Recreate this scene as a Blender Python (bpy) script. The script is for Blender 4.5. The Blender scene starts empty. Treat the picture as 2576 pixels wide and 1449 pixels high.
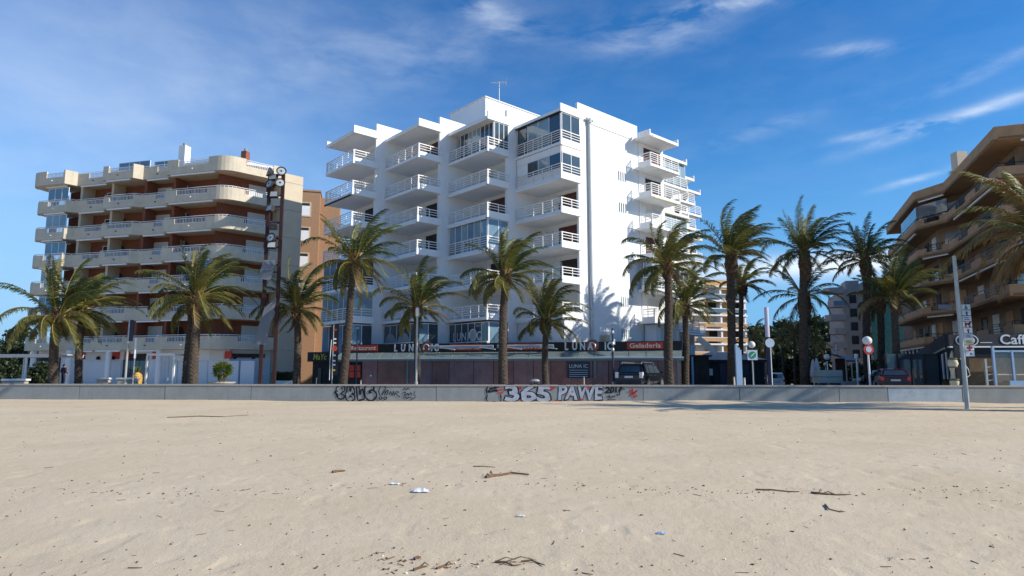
import bpy, math, random
import numpy as np
from mathutils import Vector, Matrix
R = math.radians
SC = bpy.context.scene
COL = SC.collection

# ------------------------------------------------------------------ camera, sky, sun, exposure
F, PIT, CX, CY, EYE = 1608.6, 0.1263, 1287.5, 724.5, 1.3
cP, sP = math.cos(PIT), math.sin(PIT)
cam = bpy.data.objects.new('camera', bpy.data.cameras.new('camera'))
COL.objects.link(cam)
cam.location = (0, 0, EYE)
cam.rotation_euler = (math.pi/2 + PIT, 0, 0)
cam.data.sensor_width = 36
cam.data.lens = 36*F/2575
cam.data.clip_end = 3000
SC.camera = cam
SUN_AZ, SUN_EL = 106.0, 28.5
sl = bpy.data.lights.new('sun', 'SUN')
sl.energy = 4.5
sl.angle = R(0.53)
sl.color = (1.0, 0.94, 0.84)
so = bpy.data.objects.new('sun', sl)
COL.objects.link(so)
so.rotation_euler = (R(90 - SUN_EL), 0, R(180 - SUN_AZ))
SC.view_settings.view_transform = 'Standard'
SC.view_settings.look = 'None'
SC.view_settings.exposure = 0.34
SC.view_settings.gamma = 1.0
SC.view_settings.use_curve_mapping = False


def ray(px, py):
    u, v = (px - CX)/F, (CY - py)/F
    d = Vector((u, cP - v*sP, sP + v*cP))
    return math.atan2(d.x, d.y), math.atan2(d.z, math.hypot(d.x, d.y))


def make_world():
    w = bpy.data.worlds.new('World')
    SC.world = w
    w.use_nodes = True
    nt = w.node_tree
    nt.nodes.clear()
    N, L = nt.nodes.new, nt.links.new
    out = N('ShaderNodeOutputWorld')
    bg = N('ShaderNodeBackground')
    bg.inputs[1].default_value = 0.102
    L(bg.outputs[0], out.inputs[0])
    sky = N('ShaderNodeTexSky')
    sky.sky_type = 'NISHITA'
    sky.sun_disc = False
    sky.sun_elevation = R(SUN_EL)
    sky.sun_rotation = R(SUN_AZ)
    sky.air_density = 1.0
    sky.dust_density = 0.25
    sky.ozone_density = 2.2
    hs = N('ShaderNodeHueSaturation')
    hs.inputs['Saturation'].default_value = 1.25
    hs.inputs['Value'].default_value = 1.0
    L(sky.outputs[0], hs.inputs['Color'])
    tint = N('ShaderNodeVectorMath')
    tint.operation = 'MULTIPLY'
    tint.inputs[1].default_value = (0.46, 0.97, 1.30)
    L(hs.outputs[0], tint.inputs[0])
    tc = N('ShaderNodeTexCoord')
    sep = N('ShaderNodeSeparateXYZ')
    L(tc.outputs['Generated'], sep.inputs[0])

    def m(op, a, b=None, c=None):
        n = N('ShaderNodeMath')
        n.operation = op
        for i, x in enumerate((a, b, c)):
            if x is None:
                continue
            if isinstance(x, (int, float)):
                n.inputs[i].default_value = x
            else:
                L(x, n.inputs[i])
        return n.outputs[0]
    az = m('ARCTAN2', sep.outputs[0], sep.outputs[1])
    el = m('ARCSINE', sep.outputs[2])
    cb = N('ShaderNodeCombineXYZ')
    L(az, cb.inputs[0])
    L(el, cb.inputs[1])

    def noise(scale, sx, sy, rot, detail, rough, dist):
        mp = N('ShaderNodeMapping')
        mp.inputs['Scale'].default_value = (sx, sy, 1)
        mp.inputs['Rotation'].default_value = (0, 0, rot)
        L(cb.outputs[0], mp.inputs[0])
        n = N('ShaderNodeTexNoise')
        n.inputs['Scale'].default_value = scale
        n.inputs['Detail'].default_value = detail
        n.inputs['Roughness'].default_value = rough
        n.inputs['Distortion'].default_value = dist
        L(mp.outputs[0], n.inputs['Vector'])
        return n.outputs[0]
    n1 = noise(8, 1.0, 3.0, R(-14), 9, 0.6, 0.25)
    n2 = noise(3.0, 1.0, 1.9, R(-20), 7, 0.55, 0.3)
    wisp = m('SMOOTH_MIN', m('MULTIPLY', m('MAXIMUM', m('SUBTRACT', n1, 0.38), 0.0), 3.0), 1.0, 0.2)
    soft = m('ADD', m('MULTIPLY', n2, 1.5), -0.15)
    blobs = [  # px, py, half width, half height, tilt, strength, kind
        (420, 80, 620, 170, 4, .13, 's'), (200, 300, 640, 260, 0, .30, 's'), (0, 700, 560, 260, 0, .20, 's'),
        (800, 150, 360, 110, 14, .09, 'w'), (1150, 130, 260, 60, 12, .12, 'w'), (1265, 50, 80, 32, -10, .32, 'w'), (1205, 20, 45, 16, 10, .34, 'w'),
        (1690, 55, 170, 36, 4, .34, 'w'), (1850, 8, 110, 13, -4, .48, 'w'), (1640, 110, 140, 24, 0, .2, 'w'), (2140, 125, 75, 13, -8, .45, 'w'),
        (2390, 303, 160, 12, 9, .72, 'w'), (2230, 328, 90, 9, 3, .62, 'w'), (2470, 180, 130, 12, 14, .3, 'w'), (2310, 448, 70, 7, 10, .55, 'w'),
        (1890, 335, 140, 20, 10, .2, 'w'), (2000, 672, 330, 22, 0, .8, 's'), (1800, 690, 420, 40, 0, .3, 's'), (2230, 650, 140, 22, 0, .6, 's'),
        (700, 620, 320, 90, 0, .22, 's')]
    tot = None
    for px, py, hw, hh, tilt, st, kind in blobs:
        a, e = ray(px, py)
        mp = N('ShaderNodeMapping')
        mp.vector_type = 'TEXTURE'
        mp.inputs['Location'].default_value = (a, e, 0)
        mp.inputs['Rotation'].default_value = (0, 0, R(tilt))
        mp.inputs['Scale'].default_value = (hw/F, hh/F, 1)
        L(cb.outputs[0], mp.inputs[0])
        ln = N('ShaderNodeVectorMath')
        ln.operation = 'DOT_PRODUCT'
        L(mp.outputs[0], ln.inputs[0])
        L(mp.outputs[0], ln.inputs[1])
        g = m('EXPONENT', m('MULTIPLY', ln.outputs['Value'], -1.0))
        v = m('MULTIPLY', m('MULTIPLY', g, st), wisp if kind == 'w' else soft)
        tot = v if tot is None else m('ADD', tot, v)
    veil = m('MULTIPLY', m('MULTIPLY', soft, wisp), 0.05)
    tot = m('MINIMUM', m('ADD', tot, veil), 0.8)
    mix = N('ShaderNodeMix')
    mix.data_type = 'RGBA'
    L(tot, mix.inputs[0])
    # pale blue air near the horizon, the same all round
    hz = m('MULTIPLY', m('EXPONENT', m('MULTIPLY', m('POWER', m('MULTIPLY', m('ABSOLUTE', el), 4.2), 2.0), -1.0)), 0.88)
    mh = N('ShaderNodeMix')
    mh.data_type = 'RGBA'
    L(hz, mh.inputs[0])
    L(tint.outputs[0], mh.inputs[6])
    mh.inputs[7].default_value = (1.6, 3.75, 6.7, 1)
    L(mh.outputs[2], mix.inputs[6])
    mix.inputs[7].default_value = (8.0, 8.6, 9.2, 1)
    L(mix.outputs[2], bg.inputs[0])


make_world()

# ------------------------------------------------------------------ helpers


def dep(Y, z):
    return Y*cP + (z - EYE)*sP


def wx(px, Y, z=0.0):
    return (px - CX)/F*dep(Y, z)


def wz(py, Y):
    t = (CY - py)/F
    return EYE + Y*(t*cP + sP)/(cP - t*sP)


def ground(y):
    return -min(1.6, 0.03*max(0.0, y - 47.0))


MATS = {}


def mat(name, col, rough=0.8, var=0.12, scale=3.0, bump=0.0, bscale=30.0, metal=0.0, spec=0.3, trans=0.0, stain=None, rand=0.0, stretch=None):
    """Principled material with two scales of noise mottling, optional stains, bump and per-object variation."""
    if name in MATS:
        return MATS[name]
    m = bpy.data.materials.new(name)
    m.use_nodes = True
    nt = m.node_tree
    b = nt.nodes['Principled BSDF']
    b.inputs['Roughness'].default_value = rough
    b.inputs['Metallic'].default_value = metal
    b.inputs['Specular IOR Level'].default_value = spec
    if trans:
        b.inputs['Transmission Weight'].default_value = trans
    N, L = nt.nodes.new, nt.links.new
    tc = N('ShaderNodeTexCoord')
    vec = tc.outputs['Object']
    if stretch:
        mp = N('ShaderNodeMapping')
        mp.inputs['Scale'].default_value = stretch
        L(vec, mp.inputs[0])
        vec = mp.outputs[0]
    n = N('ShaderNodeTexNoise')
    n.inputs['Scale'].default_value = scale
    n.inputs['Detail'].default_value = 6
    n.inputs['Roughness'].default_value = 0.65
    L(vec, n.inputs['Vector'])
    rp = N('ShaderNodeMapRange')
    rp.inputs[1].default_value = 0.3
    rp.inputs[2].default_value = 0.7
    rp.inputs[3].default_value = 1 - var
    rp.inputs[4].default_value = 1 + var
    L(n.outputs[0], rp.inputs[0])
    mul = N('ShaderNodeVectorMath')
    mul.operation = 'SCALE'
    mul.inputs[0].default_value = col[:3]
    L(rp.outputs[0], mul.inputs['Scale'])
    colout = mul.outputs[0]
    if rand:
        oi = N('ShaderNodeObjectInfo')
        r2 = N('ShaderNodeMapRange')
        r2.inputs[3].default_value = 1 - rand
        r2.inputs[4].default_value = 1 + rand
        L(oi.outputs['Random'], r2.inputs[0])
        m2 = N('ShaderNodeVectorMath')
        m2.operation = 'SCALE'
        L(colout, m2.inputs[0])
        L(r2.outputs[0], m2.inputs['Scale'])
        colout = m2.outputs[0]
    if stain:
        mp = N('ShaderNodeMapping')
        mp.inputs['Scale'].default_value = (1.3, 1.3, 0.16)
        L(tc.outputs['Object'], mp.inputs[0])
        ns = N('ShaderNodeTexNoise')
        ns.inputs['Scale'].default_value = 2.4
        ns.inputs['Detail'].default_value = 7
        ns.inputs['Roughness'].default_value = 0.7
        L(mp.outputs[0], ns.inputs['Vector'])
        rs = N('ShaderNodeMapRange')
        rs.inputs[1].default_value = 0.52
        rs.inputs[2].default_value = 0.78
        rs.inputs[4].default_value = stain[3]
        L(ns.outputs[0], rs.inputs[0])
        mx = N('ShaderNodeMix')
        mx.data_type = 'RGBA'
        L(rs.outputs[0], mx.inputs[0])
        L(colout, mx.inputs[6])
        mx.inputs[7].default_value = (*stain[:3], 1)
        colout = mx.outputs[2]
    L(colout, b.inputs['Base Color'])
    if bump:
        nb = N('ShaderNodeTexNoise')
        nb.inputs['Scale'].default_value = bscale
        nb.inputs['Detail'].default_value = 5
        L(tc.outputs['Object'], nb.inputs['Vector'])
        bp = N('ShaderNodeBump')
        bp.inputs['Strength'].default_value = bump
        bp.inputs['Distance'].default_value = 0.03
        L(nb.outputs[0], bp.inputs['Height'])
        L(bp.outputs[0], b.inputs['Normal'])
    MATS[name] = m
    return m


def leafmat(name, col, tr=0.35, rand=0.25):
    m = mat(name, col, 0.5, 0.25, 1.5, spec=0.35, rand=rand)
    nt = m.node_tree
    b = nt.nodes['Principled BSDF']
    t = nt.nodes.new('ShaderNodeBsdfTranslucent')
    src = b.inputs['Base Color'].links[0].from_socket
    nt.links.new(src, t.inputs[0])
    mx = nt.nodes.new('ShaderNodeMixShader')
    mx.inputs[0].default_value = tr
    nt.links.new(b.outputs[0], mx.inputs[1])
    nt.links.new(t.outputs[0], mx.inputs[2])
    nt.links.new(mx.outputs[0], nt.nodes['Material Output'].inputs[0])
    return m


class MB:
    """Collects simple shapes; build() links them as one mesh object."""

    def __init__(s):
        s.v, s.f, s.m = [], [], []
        s.cur = 0

    def add(s, vs, fs, mi=None):
        o = len(s.v)
        s.v.extend([tuple(x) for x in vs])
        mi = s.cur if mi is None else mi
        for f in fs:
            s.f.append([i + o for i in f])
            s.m.append(mi)
        return s

    def box(s, x0, x1, y0, y1, z0, z1, mi=None):
        vs = [(x, y, z) for z in (z0, z1) for y in (y0, y1) for x in (x0, x1)]
        return s.add(vs, [(0, 2, 3, 1), (4, 5, 7, 6), (0, 1, 5, 4), (1, 3, 7, 5), (3, 2, 6, 7), (2, 0, 4, 6)], mi)

    def obox(s, p, q, w, h, mi=None, up=(0, 0, 1)):
        """bar from p to q of width w (sideways) and height h (along up)"""
        p, q = Vector(p), Vector(q)
        d = (q - p)
        if d.length < 1e-6:
            return s
        d.normalize()
        u = Vector(up)
        if abs(d.dot(u)) > 0.98:
            u = Vector((0, 1, 0))
        sd = d.cross(u).normalized()
        u = sd.cross(d)
        vs = []
        for c in (p, q):
            for a, b in ((-1, -1), (1, -1), (1, 1), (-1, 1)):
                vs.append(c + sd*(a*w/2) + u*(b*h/2))
        return s.add(vs, [(3, 2, 1, 0), (4, 5, 6, 7), (0, 1, 5, 4), (1, 2, 6, 5), (2, 3, 7, 6), (3, 0, 4, 7)], mi)

    def tube(s, pts, rad, n=8, mi=None, cap=True):
        pts = [Vector(p) for p in pts]
        if not isinstance(rad, (list, tuple)):
            rad = [rad]*len(pts)
        vs = []
        sd = None
        for i, p in enumerate(pts):
            d = (pts[min(i+1, len(pts)-1)] - pts[max(i-1, 0)]).normalized()
            if sd is None:
                sd = d.orthogonal().normalized()
            sd = (sd - d*sd.dot(d)).normalized()
            u = d.cross(sd)
            for k in range(n):
                a = 2*math.pi*k/n
                vs.append(p + (sd*math.cos(a) + u*math.sin(a))*rad[i])
        fs = []
        for i in range(len(pts)-1):
            for k in range(n):
                fs.append((i*n+k, i*n+(k+1) % n, (i+1)*n+(k+1) % n, (i+1)*n+k))
        if cap:
            fs.append(list(range(n))[::-1])
            fs.append([(len(pts)-1)*n+k for k in range(n)])
        return s.add(vs, fs, mi)

    def lathe(s, prof, c=(0, 0, 0), n=16, mi=None):
        vs = []
        for r, z in prof:
            for k in range(n):
                a = 2*math.pi*k/n
                vs.append((c[0]+r*math.cos(a), c[1]+r*math.sin(a), c[2]+z))
        fs = []
        for i in range(len(prof)-1):
            for k in range(n):
                fs.append((i*n+k, i*n+(k+1) % n, (i+1)*n+(k+1) % n, (i+1)*n+k))
        fs.append(list(range(n))[::-1])
        fs.append([(len(prof)-1)*n+k for k in range(n)])
        return s.add(vs, fs, mi)

    def prism(s, poly, z0, z1, mi=None):
        n = len(poly)
        vs = [(x, y, z0) for x, y in poly] + [(x, y, z1) for x, y in poly]
        fs = [list(range(n))[::-1], [n+i for i in range(n)]]
        fs += [(i, (i+1) % n, n+(i+1) % n, n+i) for i in range(n)]
        return s.add(vs, fs, mi)

    def band(s, poly, t, z0, z1, mi=None):
        """wall of thickness t along an open polyline (offset to its left)"""
        off = offset(poly, t)
        n = len(poly)
        for i in range(n-1):
            a, b, c, d = poly[i], poly[i+1], off[i+1], off[i]
            vs = [(*a, z0), (*b, z0), (*c, z0), (*d, z0), (*a, z1), (*b, z1), (*c, z1), (*d, z1)]
            fs = [(3, 2, 1, 0), (4, 5, 6, 7), (0, 1, 5, 4), (2, 3, 7, 6)]
            if i == 0:
                fs.append((3, 0, 4, 7))
            if i == n-2:
                fs.append((1, 2, 6, 5))
            s.add(vs, fs, mi)
        return s

    def build(s, name, mats, parent=None, loc=(0, 0, 0), smooth=False):
        me = bpy.data.meshes.new(name)
        me.from_pydata(s.v, [], s.f)
        if not isinstance(mats, (list, tuple)):
            mats = [mats]
        for m in mats:
            me.materials.append(m)
        if len(mats) > 1:
            me.polygons.foreach_set('material_index', s.m)
        if smooth:
            me.polygons.foreach_set('use_smooth', [True]*len(me.polygons))
        me.update()
        o = bpy.data.objects.new(name, me)
        COL.objects.link(o)
        o.location = loc
        o.parent = parent
        return o


def offset(poly, t):
    """offset an open polyline to the left by t"""
    out = []
    n = len(poly)
    for i in range(n):
        ns = []
        for a, b in ((i-1, i), (i, i+1)):
            if a < 0 or b >= n:
                continue
            dx, dy = poly[b][0]-poly[a][0], poly[b][1]-poly[a][1]
            l = math.hypot(dx, dy)
            ns.append((-dy/l, dx/l))
        if len(ns) == 1:
            nx, ny = ns[0]
        else:
            nx, ny = ns[0][0]+ns[1][0], ns[0][1]+ns[1][1]
            l2 = (nx*nx+ny*ny)/2
            nx, ny = nx/max(l2, .35), ny/max(l2, .35)
        out.append((poly[i][0]+nx*t, poly[i][1]+ny*t))
    return out


def tag(o, label=None, cat=None, group=None, kind=None):
    for k, v in (('label', label), ('category', cat), ('group', group), ('kind', kind)):
        if v:
            o[k] = v
    return o


def thing(name, label, cat, loc=(0, 0, 0), rz=0.0, group=None):
    o = bpy.data.objects.new(name, None)
    o.empty_display_size = 0.2
    COL.objects.link(o)
    o.location = loc
    o.rotation_euler = (0, 0, rz)
    return tag(o, label, cat, group)


def copy_tree(o, parent=None):
    c = o.copy()
    COL.objects.link(c)
    c.parent = parent
    for ch in list(o.children):
        copy_tree(ch, c)
    return c


def text(body, size, m, parent, loc, rot=(math.pi/2, 0, 0), xs=1.0, ext=0.01, off=0.0, align='CENTER', name='lettering', shear=0.0, space=1.0):
    cu = bpy.data.curves.new(name, 'FONT')
    cu.body = body
    cu.size = size
    cu.extrude = ext
    cu.offset = off
    cu.align_x = align
    cu.shear = shear
    cu.space_character = space
    cu.resolution_u = 3
    o = bpy.data.objects.new(name, cu)
    COL.objects.link(o)
    dg = bpy.context.evaluated_depsgraph_get()
    me = bpy.data.meshes.new_from_object(o.evaluated_get(dg))
    bpy.data.objects.remove(o)
    me.name = name
    me.materials.clear()
    me.materials.append(m)
    o = bpy.data.objects.new(name, me)
    COL.objects.link(o)
    o.parent = parent
    o.location = loc
    o.rotation_euler = rot
    o.scale = (xs, 1, 1)
    return o


# ------------------------------------------------------------------ materials
M_white = mat('white_render', (.78, .785, .78), .75, .035, .6, .08, 14, stain=(.55, .54, .50, .30))
M_wtrim = mat('white_trim', (.80, .79, .77), .6, .05, 2)
M_rail = mat('white_rail_paint', (.78, .75, .72), .5, .08, 3)
M_bay = mat('bounce_tinted_bay_wall', (.76, .745, .71), .8, .06, 1, stain=(.45, .40, .34, .3))  # walls behind the balconies: warm bounced light mixed into the white
M_soffit = mat('white_soffit', (.74, .71, .66), .85, .06, 1.5, stain=(.45, .40, .34, .3))
M_frame = mat('window_frame_white', (.74, .74, .73), .4, .04, 3)
M_shut = mat('roller_shutter', (.62, .61, .58), .6, .06, 2, stretch=(1, 1, 22))
M_shutw = mat('shop_shutter', (.66, .68, .70), .5, .05, 2, stretch=(1, 1, 16))
M_dark = mat('dark_interior', (.035, .028, .025), .7, .3, 2)
M_brown = mat('brown_wood_door', (.10, .035, .025), .5, .25, 3)
M_duct = mat('grey_duct_paint', (.45, .48, .49), .6, .06, 2)
M_glass = mat('window_glass', (.045, .065, .08), .04, .25, .35, spec=.9)
M_glassl = mat('pale_curtained_glass', (.22, .30, .33), .06, .25, .5, spec=.8)
M_glassb = mat('blue_glass', (.13, .22, .30), .05, .2, .5, spec=.8)
M_brick = mat('red_brick', (.24, .088, .050), .9, .2, 5, .2, 40)
M_obrick = mat('orange_brick', (.37, .215, .12), .9, .1, 4, .2, 40)
M_beige = mat('beige_concrete', (.58, .505, .385), .85, .09, 1.6, .15, 18, stain=(.30, .26, .20, .35))
M_beige2 = mat('beige_panel', (.58, .49, .36), .85, .06, 1.2, .1, 18)
M_brownc = mat('brown_render', (.43, .255, .135), .85, .12, 1.5, .15, 18, stain=(.13, .075, .045, .4))
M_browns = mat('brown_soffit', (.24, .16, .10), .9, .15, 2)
M_conc = mat('wall_concrete', (.27, .285, .28), .85, .13, 1.1, .25, 22, stain=(.17, .17, .165, .55))
M_conc2 = mat('wall_concrete_patched', (.36, .42, .47), .85, .16, 2.5, .2, 22)
M_cope = mat('coping_stone', (.40, .355, .31), .85, .12, 2.5, .2, 25)
M_pave = mat('paving', (.44, .39, .33), .9, .12, 1.2)
M_road = mat('asphalt', (.055, .055, .058), .9, .15, 2)
M_black = mat('black_paint', (.012, .012, .014), .4, .2, 2)
M_charc = mat('charcoal_fabric', (.035, .036, .042), .8, .2, 2)
M_red = mat('red_sign', (.50, .055, .03), .5, .1, 2)
M_silver = mat('silver_letter', (.62, .66, .68), .35, .06, 2, metal=.15)
M_cream = mat('cream_letter', (.78, .68, .55), .5, .05, 2)
M_yell = mat('yellow_letter', (.55, .42, .04), .5, .15, 4)
M_purple = mat('purple_panel', (.25, .145, .145), .55, .22, .9, stain=(.15, .065, .045, .5))
M_purple2 = mat('brown_panel', (.22, .110, .095), .55, .25, 1.2)
M_green = mat('green_steel', (.16, .22, .20), .5, .12, 2)
M_canglass = mat('canopy_glass', (.17, .21, .20), .15, .2, 1, spec=.6)
M_clear = mat('clear_glass', (.72, .78, .78), .03, .03, 1, trans=.95)
M_steel = mat('galvanised_steel', (.42, .44, .43), .45, .1, 3, metal=.4)
M_mirror2 = mat('floodlight_lens', (.40, .42, .42), .15, .1, 4, spec=.7)
M_mirror = mat('dull_mirror_panel', (.15, .16, .175), .4, .12, 2)
M_rust = mat('rust_red_steel', (.036, .016, .015), .6, .25, 3)
M_wmetal = mat('white_metal', (.80, .80, .79), .35, .03, 3)
M_globe = mat('globe_lamp_plastic', (.72, .73, .70), .3, .05, 3)
M_navy = mat('navy_steel', (.03, .035, .07), .4, .15, 3)
M_tyre = mat('tyre_rubber', (.02, .02, .02), .8, .2, 4)
M_rim = mat('alloy_rim', (.45, .45, .45), .3, .05, 4, metal=.7)
M_paintk = mat('black_car_paint', (.008, .010, .014), .18, .1, 2, spec=.6)
M_paintr = mat('dark_red_car_paint', (.030, .008, .012), .2, .1, 2, spec=.6)
M_paintw = mat('white_car_paint', (.72, .73, .74), .25, .03, 2, spec=.5)
M_chrome = mat('polished_roof_rail', (.65, .65, .65), .2, .03, 3, metal=.9)
M_tail = mat('tail_lamp_red', (.70, .015, .015), .2, .1, 6, spec=.7)
M_clearl = mat('clear_lamp_lens', (.70, .70, .68), .1, .05, 5, spec=.8)
M_plate = mat('number_plate', (.62, .64, .64), .4, .05, 4)
M_trunk = mat('palm_trunk_bark', (.070, .053, .040), .95, .40, 6, .5, 30, rand=.15)
M_boot = mat('palm_boot_fibre', (.085, .052, .030), .95, .4, 5, .5, 30, rand=.15)
M_stub = mat('cut_leaf_base', (.14, .085, .042), .85, .3, 5, rand=.15)
M_pet = mat('frond_petiole', (.27, .20, .050), .6, .2, 3, rand=.2)
L_green = leafmat('palm_leaf_green', (.074, .098, .026), .36)
L_olive = leafmat('palm_leaf_olive', (.155, .150, .040), .38)
L_dry = leafmat('palm_leaf_dry', (.20, .13, .055), .25)
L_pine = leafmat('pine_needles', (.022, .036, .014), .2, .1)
L_pine2 = leafmat('pine_needles_pale', (.052, .066, .020), .25, .1)  # paler needle colour, mixed at random through the crowns
L_shrub = leafmat('shrub_leaf', (.11, .145, .018), .35, .1)
L_shrubd = leafmat('shrub_leaf_dark', (.045, .075, .022), .3, .1)
M_bark = mat('tree_bark', (.10, .075, .055), .95, .3, 5)
M_skin = mat('skin', (.42, .24, .16), .6, .05, 5)
M_hair = mat('dark_hair', (.015, .011, .009), .6, .2, 8)
M_jacket = mat('dark_jacket', (.030, .016, .024), .85, .2, 6)
M_trous = mat('dark_trousers', (.022, .024, .036), .85, .2, 6)
M_sil = mat('graffiti_silver', (.40, .43, .50), .5, .30, 3)
M_ink = mat('graffiti_black', (.012, .012, .018), .6, .2, 5)
M_rink = mat('graffiti_red', (.50, .05, .045), .6, .2, 5)
M_blue = mat('pale_blue_panel', (.30, .44, .62), .5, .08, 2)
M_signg = mat('sign_green', (.02, .22, .14), .5, .1, 3)
M_signw = mat('sign_white', (.72, .74, .76), .5, .04, 3)
M_signb = mat('sign_pale_blue', (.46, .55, .66), .5, .04, 3)
M_pine_body = mat('pineapple_skin', (.58, .36, .09), .7, .25, 7)
M_pyell = mat('pale_yellow_plaster', (.62, .56, .36), .7, .1, 3)
M_canvas = mat('pale_canvas', (.55, .54, .52), .85, .08, 3)
M_greyc = mat('grey_canvas', (.34, .35, .38), .85, .08, 2)
M_stone = mat('cafe_stone_wall', (.16, .12, .075), .9, .3, 4, .3, 18)
M_orange = mat('orange_far_facade', (.55, .34, .17), .85, .1, 1)
M_greyb = mat('grey_far_facade', (.36, .31, .275), .85, .1, 1)
M_gnet = mat('green_scaffold_net', (.09, .23, .18), .9, .2, 2)
M_wood = mat('driftwood', (.17, .10, .06), .9, .35, 9)
M_litter = mat('crumpled_white_plastic', (.66, .66, .68), .35, .1, 20)

# ------------------------------------------------------------------ ground: sand, promenade, road
rng = np.random.default_rng(7)


def vnoise(x, y, seed):
    """smooth value noise on numpy arrays"""
    g = np.random.default_rng(seed).random((256, 256))
    xi, yi = np.floor(x).astype(int), np.floor(y).astype(int)
    xf, yf = x - xi, y - yi
    xf, yf = xf*xf*(3-2*xf), yf*yf*(3-2*yf)
    a, b = g[xi % 256, yi % 256], g[(xi+1) % 256, yi % 256]
    c, d = g[xi % 256, (yi+1) % 256], g[(xi+1) % 256, (yi+1) % 256]
    return (a*(1-xf)+b*xf)*(1-yf) + (c*(1-xf)+d*xf)*yf - 0.5


WA = 0.075                                     # beach wall: Y = 36.9 - WA*X


def wall_y(x):
    return 36.9 - WA*x


def sand_z(x, y):
    z = -0.55 + 0.05*vnoise(x*.12, y*.12, 1) + 0.10*vnoise(x*.05+9, y*.07, 2)
    z = z + 0.10*np.exp(-((y - wall_y(x))/1.3)**2)*(0.3 + 2.0*np.maximum(vnoise(x*.18+4, x*0+.5, 12), -.15))
    z = z + 0.05*np.clip((-x-12)/20, 0, 1)*np.clip((y-15)/20, 0, 1)
    z = z + 0.013*vnoise(x*.8, y*1.1, 3) + 0.007*vnoise(x*2.1, y*2.6, 4)
    f = vnoise(x*3.3+31, y*3.9, 5)
    z = z - 0.009*np.clip((f-.22)*6, 0, 1) + 0.004*vnoise(x*6, y*7, 6) + 0.005*vnoise(x*14, y*15, 8)
    return z


def build_sand():
    ys = [3.5]
    while ys[-1] < 40.5:
        ys.append(ys[-1] + 0.035 + 0.0033*ys[-1])
    ys = np.array(ys)
    n = 760
    V, idx = [], []
    t = np.linspace(-1, 1, n)
    half = np.maximum(6.5, ys*0.86 + 1.0)
    X = t[None, :]*half[:, None]
    Y = np.repeat(ys[:, None], n, 1)
    Y = np.minimum(Y, wall_y(X) + 0.12)
    Z = sand_z(X, Y)
    V = np.stack([X, Y, Z], -1).reshape(-1, 3)
    r, c = len(ys), n
    i = np.arange(r*c).reshape(r, c)
    Q = np.stack([i[:-1, :-1], i[:-1, 1:], i[1:, 1:], i[1:, :-1]], -1).reshape(-1, 4)
    me = bpy.data.meshes.new('sand')
    me.vertices.add(len(V))
    me.vertices.foreach_set('co', V.ravel())
    me.loops.add(Q.size)
    me.loops.foreach_set('vertex_index', Q.ravel().astype(np.int32))
    me.polygons.add(len(Q))
    me.polygons.foreach_set('loop_start', np.arange(0, Q.size, 4, dtype=np.int32))
    me.polygons.foreach_set('use_smooth', np.ones(len(Q), bool))
    me.update()
    me.validate()
    o = bpy.data.objects.new('sand', me)
    COL.objects.link(o)
    tag(o, kind='structure')
    m = bpy.data.materials.new('beach_sand')
    m.use_nodes = True
    nt = m.node_tree
    N, L = nt.nodes.new, nt.links.new
    b = nt.nodes['Principled BSDF']
    b.inputs['Roughness'].default_value = 0.95
    b.inputs['Specular IOR Level'].default_value = 0.1
    tc = N('ShaderNodeTexCoord')

    def nz(s, det=6, ro=.6, sc=None):
        vec = tc.outputs['Object']
        if sc:
            mp = N('ShaderNodeMapping')
            mp.inputs['Scale'].default_value = sc
            L(vec, mp.inputs[0])
            vec = mp.outputs[0]
        n = N('ShaderNodeTexNoise')
        n.inputs['Scale'].default_value = s
        n.inputs['Detail'].default_value = det
        n.inputs['Roughness'].default_value = ro
        L(vec, n.inputs['Vector'])
        return n.outputs[0]

    def ramp(src, a, bb, c0, c1):
        r = N('ShaderNodeMapRange')
        r.inputs[1].default_value, r.inputs[2].default_value = a, bb
        r.inputs[3].default_value, r.inputs[4].default_value = c0, c1
        L(src, r.inputs[0])
        return r.outputs[0]

    def mixc(f, A, B):
        x = N('ShaderNodeMix')
        x.data_type = 'RGBA'
        L(f, x.inputs[0])
        for s_, v in ((6, A), (7, B)):
            if isinstance(v, tuple):
                x.inputs[s_].default_value = (*v, 1)
            else:
                L(v, x.inputs[s_])
        return x.outputs[2]
    base = mixc(ramp(nz(.35), .3, .7, 0, 1), (.615, .488, .325), (.695, .568, .395))
    base = mixc(ramp(nz(6, 8, .7), .56, .75, 0, .35), base, (.42, .33, .23))
    base = mixc(ramp(nz(2.2, 8, .75, (.35, 1.4, 1)), .60, .74, 0, .42), base, (.40, .30, .20))
    base = mixc(ramp(nz(95, 3, .6), .62, .70, 0, .5), base, (.30, .22, .15))
    base = mixc(ramp(nz(70, 3, .6), .30, .36, .4, 0), base, (.78, .72, .62))
    L(base, b.inputs['Base Color'])
    bp = N('ShaderNodeBump')
    bp.inputs['Strength'].default_value = 0.6
    bp.inputs['Distance'].default_value = 0.02
    L(nz(28, 8, .7), bp.inputs['Height'])
    L(bp.outputs[0], b.inputs['Normal'])
    me.materials.append(m)
    # coarse sand beyond the detailed sheet, behind and beside the camera
    mb = MB()
    mb.add([(-900, -900, -.95), (900, -900, -.95), (900, wall_y(900)*0+37, -.95), (-900, 37, -.95)], [(0, 1, 2, 3)])
    tag(mb.build('beach', m), kind='structure')
    return m


build_sand()
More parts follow.
